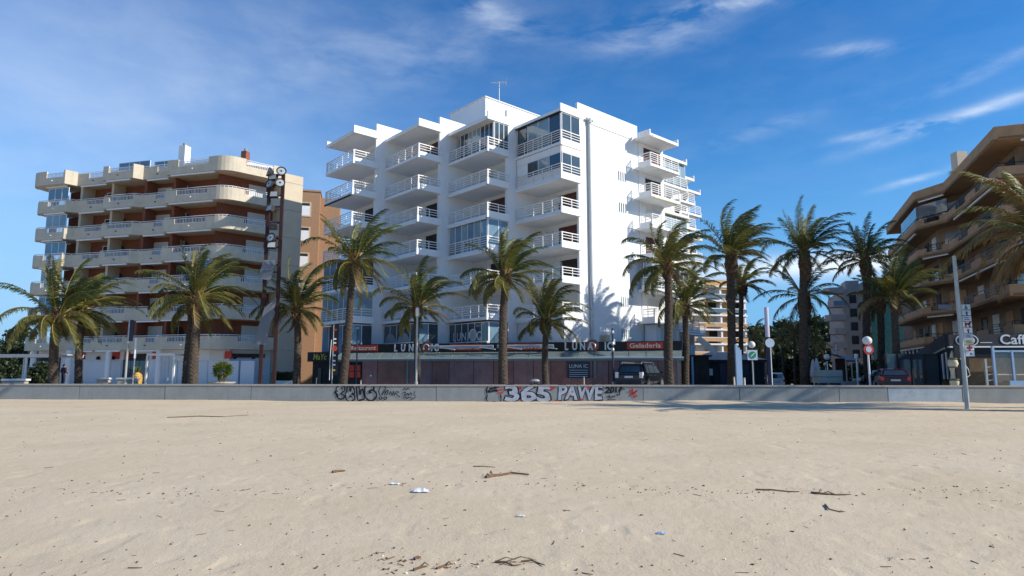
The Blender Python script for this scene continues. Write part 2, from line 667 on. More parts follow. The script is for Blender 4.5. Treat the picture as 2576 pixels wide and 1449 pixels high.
# promenade and street: one sheet that dips gently inland, cut along the beach wall
mb = MB()
ysr = [0.0, 47.0, 60.0, 75.0, 90.0, 101.0, 300.0, 2500.0]
for a, b in zip(ysr[:-1], ysr[1:]):
    y0a = (wall_y(-90)+.2, wall_y(90)+.2) if a == 0 else (a, a)
    mb.add([(-90 if b < 100 else -1500, y0a[0], ground(a)), (90 if b < 100 else 1500, y0a[1], ground(a)), (90 if b < 100 else 1500, b, ground(b)), (-90 if b < 100 else -1500, b, ground(b))], [(0, 1, 2, 3)])
tag(mb.build('promenade_ground', M_pave), kind='structure')
mb = MB()
for x0, x1, y0, y1 in ((-60, 60, 46.6, 47.0),):
    pass
mb.add([(15.5, 53, ground(53)+.006), (27, 53, ground(53)+.006), (50, 101, ground(101)+.006), (36, 101, ground(101)+.006)], [(0, 1, 2, 3)])
tag(mb.build('street_road', M_road), kind='structure')

# ------------------------------------------------------------------ beach wall with coping, panels and graffiti
WR = -math.atan(WA)
wall = thing('beach_wall', 'long low grey concrete sea wall with graffiti between the sand and the promenade', 'wall', (0, 36.9, 0), WR)
WC = math.cos(WR)


def wall_s(px, z=0.0):
    q = (px - CX)/F
    # X = q*((36.9-WA*X)*cP+(z-EYE)*sP)
    X = q*(36.9*cP + (z-EYE)*sP)/(1 + q*WA*cP)
    return X/WC


joints = [-420, -20, 199, 415, 631, 860, 1097, 1360, 1617, 1860, 2110, 2233, 2420, 2640, 3000, 3400]
for i, (a, b) in enumerate(zip(joints[:-1], joints[1:])):
    s0, s1 = wall_s(a), wall_s(b)
    g = .018 if i % 2 else .03
    p = MB().box(s0+g, s1-g, 0.0 + .004*(i % 3), .26, -1.1, .335).build('wall_panel', M_conc2 if i == 11 else M_conc, wall)
MB().box(wall_s(-420), wall_s(3400), .05, .25, -1.1, .33).build('wall_core', M_cope, wall)
cj = list(np.linspace(wall_s(-420), wall_s(3400), 45))
for a, b in zip(cj[:-1], cj[1:]):
    MB().box(a+.006, b-.006, -.035, .42, .338, .42).build('coping_slab', M_cope, wall)

GY = -.012


def wz_wall(py):
    return wz(py, 36.9)


def graf_text(body, px0, px1, py0, py1, off_in, m_in, off_out, m_out, shear=0):
    """spray letters: dark outline behind, lighter fill in front"""
    s0, s1 = wall_s(px0), wall_s(px1)
    z0 = wz_wall(py1)+.02
    h = wz_wall(py0) - z0
    size = h/0.73
    o = text(body, size, m_out, wall, ((s0+s1)/2, GY, z0), off=off_out, ext=.001, name='graffiti', shear=shear)
    w = o.dimensions.x
    bpy.context.view_layer.update()
    w = max(v.co.x for v in o.data.vertices) - min(v.co.x for v in o.data.vertices)
    o.scale = ((s1-s0)/w, 1, 1)
    if m_in:
        o2 = text(body, size, m_in, wall, ((s0+s1)/2, GY-.005, z0), off=off_in, ext=.001, name='graffiti', shear=shear)
        o2.scale = o.scale
    rj = random.Random(len(body)+px0)
    for ob_ in ([o, o2] if m_in else [o]):     # hand-drawn wobble
        for v in ob_.data.vertices:
            v.co.x += rj.uniform(-.022, .022) + .03*math.sin(v.co.y*9+v.co.x*2)
            v.co.y += rj.uniform(-.018, .018) + .03*math.sin(v.co.x*6)


# silver block letters and red splashes
graf_text('365', 1268, 1388, 969, 1009, .035, M_sil, .085, M_ink)
graf_text('PAWE', 1400, 1516, 967, 1004, .035, M_sil, .085, M_ink, .1)
graf_text('2017', 1520, 1566, 971, 988, 0, None, .012, M_ink, .1)
graf_text('PAN AM\nMIX POWER', 1227, 1252, 974, 980, 0, None, .008, M_ink)


def stroke(pts, w, m=M_ink, name='graffiti', dy=0.0):
    """painted stroke: flat ribbon through pixel points on the wall face"""
    P = [Vector((wall_s(x), 0, wz_wall(y))) for x, y in pts]
    # Catmull-Rom smoothing
    Q = []
    n = len(P)
    for i in range(n-1):
        p0, p1, p2, p3 = P[max(i-1, 0)], P[i], P[i+1], P[min(i+2, n-1)]
        for k in range(5):
            t = k/5
            Q.append(.5*((2*p1) + (p2-p0)*t + (2*p0-5*p1+4*p2-p3)*t*t + (3*p1-p0-3*p2+p3)*t**3))
    Q.append(P[-1])
    vs, fs = [], []
    for i, p in enumerate(Q):
        d = (Q[min(i+1, len(Q)-1)] - Q[max(i-1, 0)]).normalized()
        nn = Vector((-d.z, 0, d.x))
        ww = w*(.75 + .5*abs(math.sin(i*.37)))/2
        for s in (-1, 1):
            q = p + nn*ww*s
            vs.append((q.x, GY-.008-dy, q.z))
    for i in range(len(Q)-1):
        fs.append((2*i, 2*i+1, 2*i+3, 2*i+2))
    return MB().add(vs, fs).build(name, m, wall)


def zpt(zx, zy):                               # from a zoom of the photograph (940..1240 x 1120..1190)
    return ((940+zx*300/2576)*.85833, (1120+zy*300/2576)*.85833)


for pts, w in [
    ([(430, 420), (380, 260), (410, 120), (500, 85), (590, 130), (590, 230), (510, 300), (590, 350), (580, 420), (510, 440), (440, 410), (420, 320), (360, 290), (380, 235), (430, 240)], .07),
    ([(660, 110), (650, 230), (620, 330), (650, 450), (760, 510), (850, 440), (850, 350), (780, 300), (850, 290), (830, 180), (770, 110), (740, 240), (720, 120), (660, 110)], .075),
    ([(890, 130), (950, 110), (985, 330), (1010, 200), (1060, 210), (1100, 420), (1010, 460), (930, 440), (890, 130)], .075),
    ([(1300, 100), (1200, 75), (1110, 130), (1110, 330), (1180, 450), (1290, 480), (1390, 400), (1390, 290), (1310, 210), (1230, 220), (1225, 285), (1270, 250)], .085),
    ([(1320, 110), (1330, 180), (1300, 215)], .09),
    ([(1480, 340), (1460, 230), (1500, 110), (1590, 100), (1620, 180), (1530, 340)], .05),
    ([(1600, 330), (1640, 240), (1690, 215), (1680, 270), (1640, 340)], .05),
    ([(1505, 375), (1545, 410), (1505, 445), (1465, 410), (1505, 375)], .05),
    ([(1625, 375), (1665, 410), (1625, 445), (1585, 410), (1625, 375)], .05),
    ([(500, 170), (545, 160)], .07), ([(710, 370), (780, 380)], .08),
    ([(1720, 330), (1760, 240), (1790, 340), (1830, 230), (1850, 340), (1900, 240), (1960, 260), (1900, 310), (1990, 380)], .035),
    ([(2060, 210), (2110, 160), (2150, 200), (2200, 150), (2230, 200)], .035),
    ([(2060, 270), (2130, 260), (2100, 340), (2190, 290), (2200, 340), (2260, 270), (2280, 340)], .04),
    ([(2080, 400), (2140, 380), (2160, 420), (2220, 385), (2290, 410)], .04),
    ([(2360, 230), (2345, 320), (2380, 380), (2300, 440), (2250, 430)], .03)]:
    stroke([zpt(*p) for p in pts], w)


def zp2(zx, zy):                               # zoom 1400..1900 x 1120..1190
    return ((1400+zx*500/2576)*.85833, (1120+zy*500/2576)*.85833)


for pts, w, m in [
    ([(150, 60), (130, 130), (140, 200), (130, 260), (170, 305), (250, 295), (330, 310), (350, 250), (340, 190)], .06, M_ink),
    ([(250, 60), (270, 80), (320, 75)], .05, M_ink),
    ([(300, 120), (380, 110), (375, 160), (315, 160), (300, 120)], .06, M_rink),
    ([(620, 60), (640, 100), (650, 70)], .10, M_rink), ([(640, 295), (690, 300), (665, 280)], .09, M_rink), ([(1090, 70), (1130, 100), (1150, 65)], .11, M_rink),
    ([(1160, 270), (1200, 285), (1240, 292)], .08, M_rink), ([(1620, 70), (1680, 65), (1650, 110)], .10, M_rink), ([(1540, 250), (1590, 265)], .07, M_rink), ([(1330, 180), (1350, 190)], .08, M_rink),
    ([(2270, 150), (2340, 110), (2310, 180), (2400, 130), (2340, 170), (2420, 110)], .06, M_rink), ([(2300, 210), (2340, 150), (2400, 210), (2330, 190)], .05, M_rink), ([(2330, 60), (2330, 130), (2360, 240)], .05, M_rink),
    ([(2080, 185), (2140, 180), (2130, 100), (2220, 105)], .04, M_ink),
    ([(1940, 215), (1990, 200), (1970, 225), (2060, 205), (2050, 230)], .035, M_ink), ([(1950, 260), (2000, 250), (2080, 262)], .035, M_ink)]:
    stroke([zp2(*p) for p in pts], w, m)

# ------------------------------------------------------------------ white stepped apartment block
TH = 0.84375
W4 = (3.842, 48.397)
wb = thing('apartment_building', 'large white apartment block with stepped balconies and a tall blank windowless side wall', 'building', (*W4, 0), -TH)
FL, ZT, BX, BY, FO, FZ, TL = 2.7396, 21.59, 5.02, 3.32, 2.37, 23.08, 10.3
SET = 2.95                                     # facade wall behind the balcony front


def rails(mb, x0, x1, y, z0, z1, n, posts, ax='x', r=.056):
    """horizontal rails and posts in a vertical plane along x or y"""
    def bx(a0, a1, za, zb, hw):
        if ax == 'x':
            mb.box(a0, a1, y-hw, y+hw, za, zb)
        else:
            mb.box(y-hw, y+hw, a0, a1, za, zb)
    for i in range(n):
        z = z1 - (z1-z0)*i/n  # evenly spaced rails
        h = r*1.25 if i == 0 else r*.8
        bx(x0, x1, z-h/2, z+h/2, r*.6 if i == 0 else r*.4)
    for k in range(posts):
        p = x0 + (x1-x0)*(k+.0)/(posts-1)
        p = min(max(p, x0+.03), x1-.03)
        bx(p-r/2, p+r/2, z0-.05, z1-.01, r*.45)


def glazing(parent, x0, x1, y, z0, z1, n, ax='x', glass=None, fr=.05, name='window', sgn=1, curtain=0):
    """row of framed panes in a vertical plane; frame with one pane object per light"""
    f = MB()

    def bx(b, a0, a1, q0, q1, za, zb):
        if ax == 'x':
            b.box(a0, a1, q0, q1, za, zb)
        else:
            b.box(q0, q1, a0, a1, za, zb)
    f0, f1 = (y-.035, y+.035)
    bx(f, x0, x1, f0, f1, z0, z0+fr)
    bx(f, x0, x1, f0, f1, z1-fr, z1)
    for i in range(n+1):
        c = x0 + (x1-x0)*i/n
        c = min(max(c, x0+fr/2), x1-fr/2)
        bx(f, c-fr/2, c+fr/2, f0+.002, f1-.002, z0+fr, z1-fr)
    fo = f.build(name, M_frame, parent)
    for i in range(n):
        a, b = x0+(x1-x0)*i/n+fr/2, x0+(x1-x0)*(i+1)/n-fr/2
        p = MB()
        bx(p, a, b, y-.012, y+.012, z0+fr, z1-fr)
        g = glass[i % len(glass)] if isinstance(glass, (list, tuple)) else (glass or M_glass)
        p.build('pane', g, fo)
    return fo


def door_panel(parent, x0, x1, y, z0, z1, kind, ax='x', sgn=-1):
    """balcony door: frame with shutter, glass or timber leaf standing just proud of the wall"""
    f = MB()

    def bx(b, a0, a1, q0, q1, za, zb):
        if ax == 'x':
            b.box(a0, a1, min(q0, q1), max(q0, q1), za, zb)
        else:
            b.box(min(q0, q1), max(q0, q1), a0, a1, za, zb)
    t = .06
    for a, b, c, d in ((x0, x0+t, z0, z1), (x1-t, x1, z0, z1), (x0+t, x1-t, z1-t, z1)):
        bx(f, a, b, y, y+sgn*.07, c, d)
    o = f.build('door_frame', M_frame if kind != 'brown' else M_brown, parent)
    mt = {'shut': M_shut, 'dark': M_dark, 'glass': M_glass, 'brown': M_brown}[kind]
    mid = (x0+x1)/2
    for a, b in ((x0+t, mid-.015), (mid+.015, x1-t)):
        p = MB()
        bx(p, a, b, y, y+sgn*.03, z0, z1-t)
        p.build('door_leaf', mt, o)


zj = [ZT - FL*j for j in range(9)]
for k in (1, 2, 3, 4):
    bx_, by_ = -(4-k)*BX, -(4-k)*BY
    xl = bx_ - (5.38 if k > 1 else 5.3)
    # body of the bay and dividing fin wall
    MB().box(xl, bx_-.583, by_+SET, 14.0+by_*.4, -2, ZT+.02).build('bay_wall', M_bay, wb)
    MB().box(xl+.3, bx_-.3, by_+SET+.8, 13.6+by_*.4, ZT+.03, ZT+.45).build('roof_parapet', M_white, wb)
    y1 = TL if k == 4 else by_+BY+SET+3.6
    MB().box(bx_-.58, bx_-.36, by_+FO, y1, -2, FZ).build('fin_wall', M_white, wb)
    # roof canopy with raised side lip
    c = MB().box(xl, bx_-.60, by_, by_+SET+.6, zj[0]+.02, zj[0]+.26)
    c.box(bx_-.599, bx_-.14, by_, by_+FO-.005, zj[0]+.02, zj[0]+.26)
    c.box(bx_-.14, bx_-.002, by_-.003, by_+FO-.004, zj[0], zj[0]+.66)
    if k == 1:
        c.box(xl-.02, xl+.12, by_-.003, by_+.9, zj[0]+.262, zj[0]+.60)
    co = c.build('roof_canopy', M_white, wb)
    if k != 4:
        MB().tube([(xl+.15, by_-.06, zj[0]-.02), (bx_-.25, by_-.06, zj[0]-.02)], .085, 8).build('awning_roll', M_wtrim, co)
    else:
        MB().box(xl+.02, bx_-.02, by_-.03, by_+.1, zj[0]-.10, zj[0]-.004).build('awning_roll', M_dark, co)
    for j in range(1, 7):
        z = zj[j]
        b = MB().box(xl, bx_-.60, by_, by_+SET-.003, z+.02, z+.24)
        b.box(bx_-.599, bx_-.14, by_, by_+FO-.005, z+.02, z+.24)
        b.box(bx_-.14, bx_-.002, by_-.003, by_+FO-.004, z, z+.56)
        bo = b.build('balcony', M_white, wb)
        closed = (k, j) in ((4, 1), (4, 2), (3, 4), (1, 5), (1, 6), (3, 1))
        r = MB()
        rails(r, xl+.05, bx_-.03, by_+.05, z+.30, z+1.22, 5, 6)
        rails(r, by_+.10, by_+FO-.02, bx_-.07, z+.58, z+1.22, 3, 3, 'y')
        if k == 1:
            rails(r, by_+.10, by_+SET-.05, xl+.05, z+.30, z+1.22, 5, 3, 'y')
        r.build('railing', M_rail, bo)
        if (k, j) in ((1, 2), (2, 3), (3, 2), (3, 3), (3, 4), (3, 5), (4, 2), (4, 3), (4, 6), (2, 4), (1, 4)):
            mtl = M_dark if (k, j) == (1, 2) else M_wtrim
            a = MB().tube([(xl+.2, by_-.05, z-.06), (bx_-.22, by_-.05, z-.06)], .08, 8)
            if (k, j) == (4, 6):
                a.box(bx_-.2, bx_+.0, by_-.05, by_+FO-.1, z-.05, z-.004)
            a.build('awning_roll', mtl, bo)
        # enclosed balconies
        h1 = zj[j-1]
        if closed:
            n = {(4, 1): 4, (4, 2): 4, (3, 4): 6, (3, 1): 8, (1, 5): 4, (1, 6): 5}[(k, j)]
            gl = {(4, 1): [M_glass, M_glassl, M_glassl, M_glass], (4, 2): [M_wtrim, M_glass, M_glassl, M_glass], (3, 1): [M_glass, M_glass, M_glassl, M_glassl, M_glassl, M_glass, M_glass, M_glass],
                  (3, 4): [M_glassl, M_glassb], (1, 5): [M_glassb, M_glassb, M_dark, M_dark], (1, 6): [M_glassl]}[(k, j)]
            yy = by_+.16 if (k, j) != (3, 1) else by_+.75
            zs = z+.242 if (k, j) != (4, 2) else z+.9
            ze = h1 - (.02 if (k, j) != (4, 2) else .55)
            xa = xl+.1 if (k, j) != (3, 1) else xl+.75
            glazing(bo, xa, bx_-.16, yy, zs, ze, n, glass=gl)
            glazing(bo, yy+.04, by_+FO-.05, bx_-.12, z+.562, ze, 2 if (k, j) != (3, 1) else 3, 'y', glass=gl[-1] if (k, j) != (3, 4) else M_glassb)
            if (k, j) == (4, 2):
                MB().box(xl+.1, bx_-.12, yy-.05, yy+.05, ze+.003, h1-.02).build('fascia_board', M_wtrim, bo)
                MB().box(xl+.1, bx_-.16, yy-.04, yy+.04, z+.243, zs-.003).build('lower_panel', M_wtrim, bo)
                MB().box(bx_-.16, bx_-.06, yy+.06, by_+FO-.05, ze+.003, h1-.003).build('fascia_board', M_wtrim, bo)
        # doors on the wall behind
        yw = by_+SET
        kind = {(4, 3): 'brown', (4, 4): 'brown', (4, 5): 'dark', (4, 6): 'shut', (3, 2): 'shut', (3, 3): 'brown', (3, 5): 'dark', (3, 6): 'shut',
                (2, 1): 'brown', (2, 2): 'shut', (2, 3): 'dark', (2, 4): 'dark', (2, 5): 'shut', (2, 6): 'shut', (1, 1): 'shut', (1, 2): 'shut', (1, 3): 'dark', (1, 4): 'dark'}.get((k, j), 'dark')
        door_panel(wb, bx_-3.1, bx_-.85, yw, z+.25, z+2.4, kind)
        door_panel(wb, xl+.5, xl+1.7, yw, z+.25, z+2.35, 'shut')
        if (k, j) in ((4, 3), (3, 2), (2, 5), (4, 5)):
            ac_ = MB().box(xl+1.9, xl+2.6, yw-.32, yw-.003, z+1.75, z+2.25)
            ac_.build('air_conditioner', M_shut, wb)
        MB().box(bx_-3.45, bx_-3.3, yw-.07, yw, z+2.0, z+2.18).build('wall_lamp', M_wtrim, wb)
    # first floor glazing above the restaurant
    z = zj[7]
    n = {1: 4, 2: 5, 3: 6, 4: 4}[k]
    gl = {1: [M_glassb, M_glass], 2: [M_glass], 3: [M_glass], 4: [M_shutw]}[k]
    fo = glazing(wb, xl+.1, bx_-.05, by_+.25, z+.03, zj[6]-.12, n, glass=gl)
    glazing(wb, by_+.32, by_+FO-.05, bx_-.1, z+.03, zj[6]-.12, 2, 'y', glass=[M_glassb, M_glass] if k != 4 else [M_shutw])
    if k in (2, 3):
        r = MB()
        rails(r, xl+.1, bx_-.03, by_+.1, z+.5, z+1.05, 2, 5)
        r.build('railing', M_rail, wb)
    if k == 3:
        text('LUNA IC', .98, M_silver, wb, ((xl+bx_)/2-.1, by_+.20, z+1.2), xs=.85, space=1.2, name='window_lettering')
        MB().lathe([(.44, 0), (.50, 0), (.50, .01), (.44, .012), (.43, 0.01), (.43, .0)], n=24).build('window_emblem', M_silver, wb, (bx_-1.98, by_+.19, z+1.62)).rotation_euler = (R(90), 0, 0)
    if k == 2:
        for cx_ in (xl+1.25, xl+3.35):
            pr = [(cx_+1.0*math.cos(a), 1.15*math.sin(a)) for a in np.linspace(0, math.pi, 14)]
            MB().add([(p[0], by_+.19, z+.75+p[1]) for p in pr], [tuple(range(14))]).build('arch_print', mat('grey_print', (.24, .27, .29), .5, .15, 3), wb)
MB().box(-20.2, -15.3, -9.96+.3, -9.96+SET, -2, zj[7]-.02).build('ground_floor_wall', M_dark, wb)
# blank tower wall: duct, slit windows
MB().tube([(-.19, 3.58, 2.6), (-.19, 3.58, 21.6)], .13, 12).build('ventilation_duct', M_duct, wb)
d = MB().tube([(-.16, 3.58, 21.55), (-.16, 3.58, 21.95)], [.19, .19], 12)
d.tube([(-.16, 3.25, 21.85), (-.16, 4.0, 21.85)], .12, 10)
d.build('duct_cowl', M_duct, wb)
for py in (436, 516, 757, 840):
    z = wz(py, 53.0)
    for i in range(4):
        yy = 7.47 + i*.29
        MB().box(-.361, -.354, yy, yy+.13, z-.42, z+.42).build('slit_window', M_glass if py < 700 else M_glassl, wb)
# core and rear of the block
MB().box(-4.6, -.59, 3.0, 10.6, -2, ZT+.6).build('core_wall', M_white, wb)
# balconies facing the side street, stepping back
for j in range(4):
    fx, y0 = 1.47-2.6*j, 9.25+5.38*j+(.4 if j == 0 else 0)
    y1 = 14.0+5.38*j
    MB().box(fx-6.2, fx-1.75, y0+.66 if j == 0 else y0-.62, y1+.05, -2, ZT).build('bay_wall', M_white, wb)
    if j:
        MB().box(fx-1.75, fx-1.25, y0-.62, y0-.40, -2, ZT+.7).build('fin_wall', M_white, wb)
    for lv in range(0, 7):
        z = zj[lv]
        b = MB().box(fx-1.75, fx, y0+.12, y1-.12, z+.02, z+.24)
        b.box(fx-1.75+(.5 if j == 0 else 0), fx+.003, y0, y0+.12, z, z+.56)
        b.box(fx-1.75, fx+.003, y1-.12, y1, z, z+(.56 if lv else .62))
        if lv == 0:
            bo = b.build('roof_canopy', M_white, wb)
            MB().tube([(fx+.05, y0+.3, z-.03), (fx+.05, y1-.2, z-.03)], .08, 8).build('awning_roll', M_wtrim, bo)
            continue
        bo = b.build('balcony', M_white, wb)
        r = MB()
        rails(r, y0+.05, y1-.05, fx-.05, z+.30, z+1.22, 5, 5, 'y')
        rails(r, fx-1.2, fx-.1, y0+.06, z+.58, z+1.22, 3, 2, 'x')
        r.build('railing', M_rail, bo)
        if lv in (2, 4, 6):
            MB().tube([(fx+.05, y0+.3, z-.05), (fx+.05, y1-.2, z-.05)], .08, 8).build('awning_roll', M_pyell if lv == 2 else M_wtrim, bo)
        if (j, lv) in ((0, 5), (1, 1), (1, 3), (2, 4), (1, 5)):
            glazing(bo, y0+.14, y1-.14, fx-.2, z+.242, zj[lv-1]-.02, 5, 'y', glass=M_glassl)
            glazing(bo, fx-1.2, fx-.26, y0+.2, z+.562, zj[lv-1]-.02, 1, 'x', glass=M_glassb)
        door_panel(wb, y0+1.4, y1-.5, fx-1.75, z+.25, z+2.35, ('shut', 'brown', 'dark')[(lv+j) % 3], 'y', 1)
    MB().box(fx-1.6, fx-1.3 if j else fx-.4, y0+.7, y1-.3, -2, zj[6]-.03).build('ground_floor_wall', M_white, wb)
    door_panel(wb, y0+1.2, y1-.7, (fx-1.3) if j else fx-.4, zj[7]+.3, zj[6]-.3, 'shut', 'y', 1)
# penthouse
PZ = wz(245, 57.0)
ph = MB().box(-16.2, -10.6, .98, 8.5, ZT, PZ).build('penthouse', M_white, wb)
MB().box(-16.3, -10.5, .88, 8.6, PZ+.003, PZ+.10).build('penthouse_cap', M_soffit, ph)
for px_, z_ in ((-12.6, PZ-2.2),):
    MB().box(px_-.15, px_+.15, .86, .97, z_-.12, z_+.12).build('vent_cowl', M_dark, ph)
for yy in (2.0, 2.8):
    MB().box(-10.6, -10.53, yy, yy+.22, PZ-2.0, PZ-1.4).build('vent_slot', M_shut, ph)
# roof aerial
ae = thing('roof_aerial', 'thin metal television aerial on the white block roof', 'aerial', (wx(1255, 56, 24), 56, 22.3))
zt_ = wz(206, 56)-22.3
MB().tube([(0, 0, 0), (0, 0, zt_)], [.05, .03], 6).build('mast', M_steel, ae)
b = MB()
b.obox((-.75, 0, zt_-.1), (.65, 0, zt_+.02), .035, .035)
for i in range(9):
    x = -.7+i*.16
    b.obox((x, -.18-.012*i, zt_-.09), (x, .18+.012*i, zt_-.09), .02, .02)
b.obox((.68, -.3, zt_+.25), (.62, .3, zt_-.3), .03, .03)
b.obox((.68, .3, zt_+.25), (.62, -.3, zt_-.3), .03, .03)
b.obox((.66, 0, zt_+.35), (.66, 0, zt_-.35), .03, .03)
b.build('antenna', M_steel, ae)

# ------------------------------------------------------------------ restaurant along the ground floor
RA = -math.atan2(.256, .967)
ro = Vector((3.45, 46.95, 0)) + Vector((.967, -.256, 0))*(-17.6)
rs = thing('restaurant', 'low dark restaurant front with long black sign band under the white apartment block', 'restaurant', tuple(ro), RA)
RX = Vector((math.cos(RA), math.sin(RA), 0))


def rest_x(px, z=2.0, dy=0.0):
    """local x on the restaurant front for a pixel column"""
    q = (px-CX)/F
    o = ro + Vector((-RX.y, RX.x, 0))*dy
    # o.x + t*RX.x = q*((o.y+t*RX.y)*cP+(z-EYE)*sP)
    return (q*(o.y*cP+(z-EYE)*sP) - o.x)/(RX.x - q*RX.y*cP)


XE = rest_x(1716)
ZS0, ZS1 = 2.64, 3.26
MB().box(.1, XE-.1, .5, 6.0, -2, 3.1).build('building_core', M_dark, rs)
MB().box(0, XE, -.02, 6.0, 3.12, 3.24).build('flat_roof', M_cope, rs)
sb = MB().box(0, XE, -.16, -.03, ZS0, ZS1).build('sign_band', M_black, rs)
for a, b, tx in ((880, 952, 'Restaurant'), (1134, 1212, 'Pizzeria'), (1277, 1374, 'Cuina'), (1577, 1668, 'Geladería')):
    x0, x1 = rest_x(a, 3), rest_x(b, 3)
    p = MB().box(x0, x1, -.19, -.162, ZS0+.07, ZS1-.07).build('red_panel', M_red, sb)
    h = .36
    t = text(tx, h*1.25, M_cream, p, ((x0+x1)/2, -.195, ZS0+.17), ext=.008, off=.004, name='lettering')
    w = max(v.co.x for v in t.data.vertices)-min(v.co.x for v in t.data.vertices)
    t.scale = ((x1-x0)*.86/w, 1, 1)
for pxs in ([993, 1012, 1032, 1051, 1068, 1084, 1095], [1421, 1442, 1462, 1481, 1499, 1519, 1530]):
    for ch, p in zip('LUNA*IC', pxs):
        x = rest_x(p+4, 3)
        if ch == '*':
            x = rest_x(1491, 3) if pxs[0] > 1200 else rest_x(1075, 3)
            e = MB().lathe([(.01, 0), (.46, 0), (.46, .02), (.38, .022), (.38, .012), (.01, .012)], n=28).build('emblem_disc', mat('rust_disc', (.28, .10, .07), .5, .2, 5), sb, (x, -.165, 2.98))
            e.rotation_euler = (R(90), 0, 0)
            arc = [(x+.22*math.cos(a)-.02, -.19, 2.94+.26*math.sin(a)) for a in np.linspace(-.6, 3.7, 12)]
            MB().tube(arc, .045, 6).build('emblem_mark', M_silver, sb)
        else:
            t = text(ch, .76, M_silver, sb, (x, -.17, ZS0+.055), xs=.70, ext=.02, off=.028, name='lettering')
# glass canopy and gutter under the sign
nb = 22
for i in range(nb):
    a, b = XE*i/nb, XE*(i+1)/nb
    MB().add([(a+.03, -.10, 2.62), (b-.03, -.10, 2.62), (b-.03, -.95, 2.14), (a+.03, -.95, 2.14), (a+.03, -.10, 2.60), (b-.03, -.10, 2.60), (b-.03, -.95, 2.12), (a+.03, -.95, 2.12)], [(0, 1, 2, 3), (7, 6, 5, 4), (3, 2, 6, 7)]).build('canopy_pane', M_canglass, rs)
    MB().obox((a, -.10, 2.62), (a, -.97, 2.13), .04, .05).build('canopy_bar', M_green, rs)
MB().box(-.1, XE+.1, -1.06, -.96, 2.06, 2.15).build('gutter', M_wtrim, rs)
MB().box(-.1, XE+.1, -1.02, -.2, 1.9, 2.055).build('eaves_beam', M_green, rs)
# front: roller screens between steel posts
pj = [870, 908, 947, 1022, 1046, 1085, 1128, 1190, 1240, 1290, 1340, 1384, 1425, 1490, 1530, 1558, 1610, 1655, 1690, 1714]
for i, (a, b) in enumerate(zip(pj[:-1], pj[1:])):
    x0, x1 = rest_x(a, 1, -1), rest_x(b, 1, -1)
    MB().box(x0+.02, x1-.02, -.88-.012*(i % 2), -.80, -.6, 1.895).build('screen_panel', [M_purple, M_purple, M_purple2][(i*7) % 3] if i else M_dark, rs)
for px in (872, 1024, 1497, 1706):
    x = rest_x(px, 1, -1)
    MB().box(x-.07, x+.07, -1.0, -.89, -.6, 1.9).build('steel_post', M_green, rs)
x0, x1 = rest_x(875, 1, -1.1), rest_x(906, 1, -1.1)
p = MB().box(x0, x1, -1.0, -.92, -.2, 1.7).build('menu_board', M_black, rs)
for i, z in enumerate((1.35, .85)):
    MB().box(x0+.06, (x0+x1)/2-.06, -1.02, -1.002, z-.18, z+.26).build('menu_picture', M_red, p)
    MB().box((x0+x1)/2+.06, x1-.06, -1.02, -1.002, z-.18, z+.26).build('menu_picture', M_red, p)
x0, x1 = rest_x(1427, 1, -1.1), rest_x(1482, 1, -1.1)
p = MB().box(x0, x1, -.99, -.90, .62, 1.82).build('poster_board', mat('slate_blue_board', (.03, .042, .065), .5, .2, 2), rs)
text('LUNA IC', .36, M_silver, p, ((x0+x1)/2, -1.0, 1.40), xs=.98, name='lettering')
for z in (1.22, 1.06, .92, .78):
    MB().box(x0+.12, x1-.12, -.995, -.991, z, z+.035).build('text_line', M_signb, p)
for px in (931, 1587):
    x = rest_x(px, .9, -1)
    MB().box(x-.07, x+.07, -.92, -.90, .75, .88).build('wall_plate', M_frame, rs)
# furled awnings in front of the sign
for a, b, lb in ((1078, 1240, 'grey furled awning cassette across the left half of the black sign band'), (1250, 1392, 'grey furled awning cassette ending behind the middle palms')):
    x0, x1 = rest_x(a, 3, -.5), rest_x(b, 3, -.5)
    aw = thing('awning', lb, 'awning', tuple(ro + RX*((x0+x1)/2) + Vector((RX.y, -RX.x, 0))*.45 + Vector((0, 0, 2.92))), RA, 'furled awnings over the restaurant')
    h = (x1-x0)/2
    MB().tube([(-h, 0, .10), (h, 0, .10)], .075, 8).build('fabric_roll', M_steel, aw)
    MB().box(-h, h, -.06, .10, -.06, .02).build('front_bar', M_blue, aw)
    for s in (-.35, .88):
        MB().obox((h*s-.75, -.12, .02), (h*s+.55, -.30, -.16), .06, .07).build('folding_arm', M_wmetal, aw)
# bushy wooden fence below the poster board
tf = thing('timber_screen', 'low brown slatted screen under the poster board beside the black car', 'screen', tuple(ro + RX*rest_x(1414, .3, -2) + Vector((RX.y, -RX.x, 0))*2.0 + Vector((0, 0, 0))), RA)
ln = rest_x(1522, .3, -2) - rest_x(1414, .3, -2)
for i in range(14):
    MB().box(ln*i/14+.01, ln*(i+1)/14-.01, -.02, .02, 0, .68+.01*(i % 3)).build('slat', M_purple2, tf)
MB().box(0, ln, .022, .06, .15, .22).build('rail', M_purple2, tf)
# neighbouring bar front, left of the restaurant
bo = thing('bar_front', 'small dark bar front with yellow lettering left of the restaurant', 'bar', (wx(782, 56, 2), 56.0, -.2), RA)
bw = 3.6
MB().box(0, bw, .3, 3, -1.5, 2.9).build('bar_wall', M_dark, bo)
fa = MB().box(-.3, bw, -.1, .28, 2.15, 2.98).build('fascia', M_charc, bo)
text('MaYc', .72, M_yell, fa, (.9, -.12, 2.32), xs=.8, ext=.01, off=.01, shear=.15)
MB().box(.6, .9, .2, .29, .2, 1.6).build('door', M_stone, bo)
MB().box(bw-1.6, bw-.4, .2, .29, .2, 1.9).build('window', M_glass, bo)

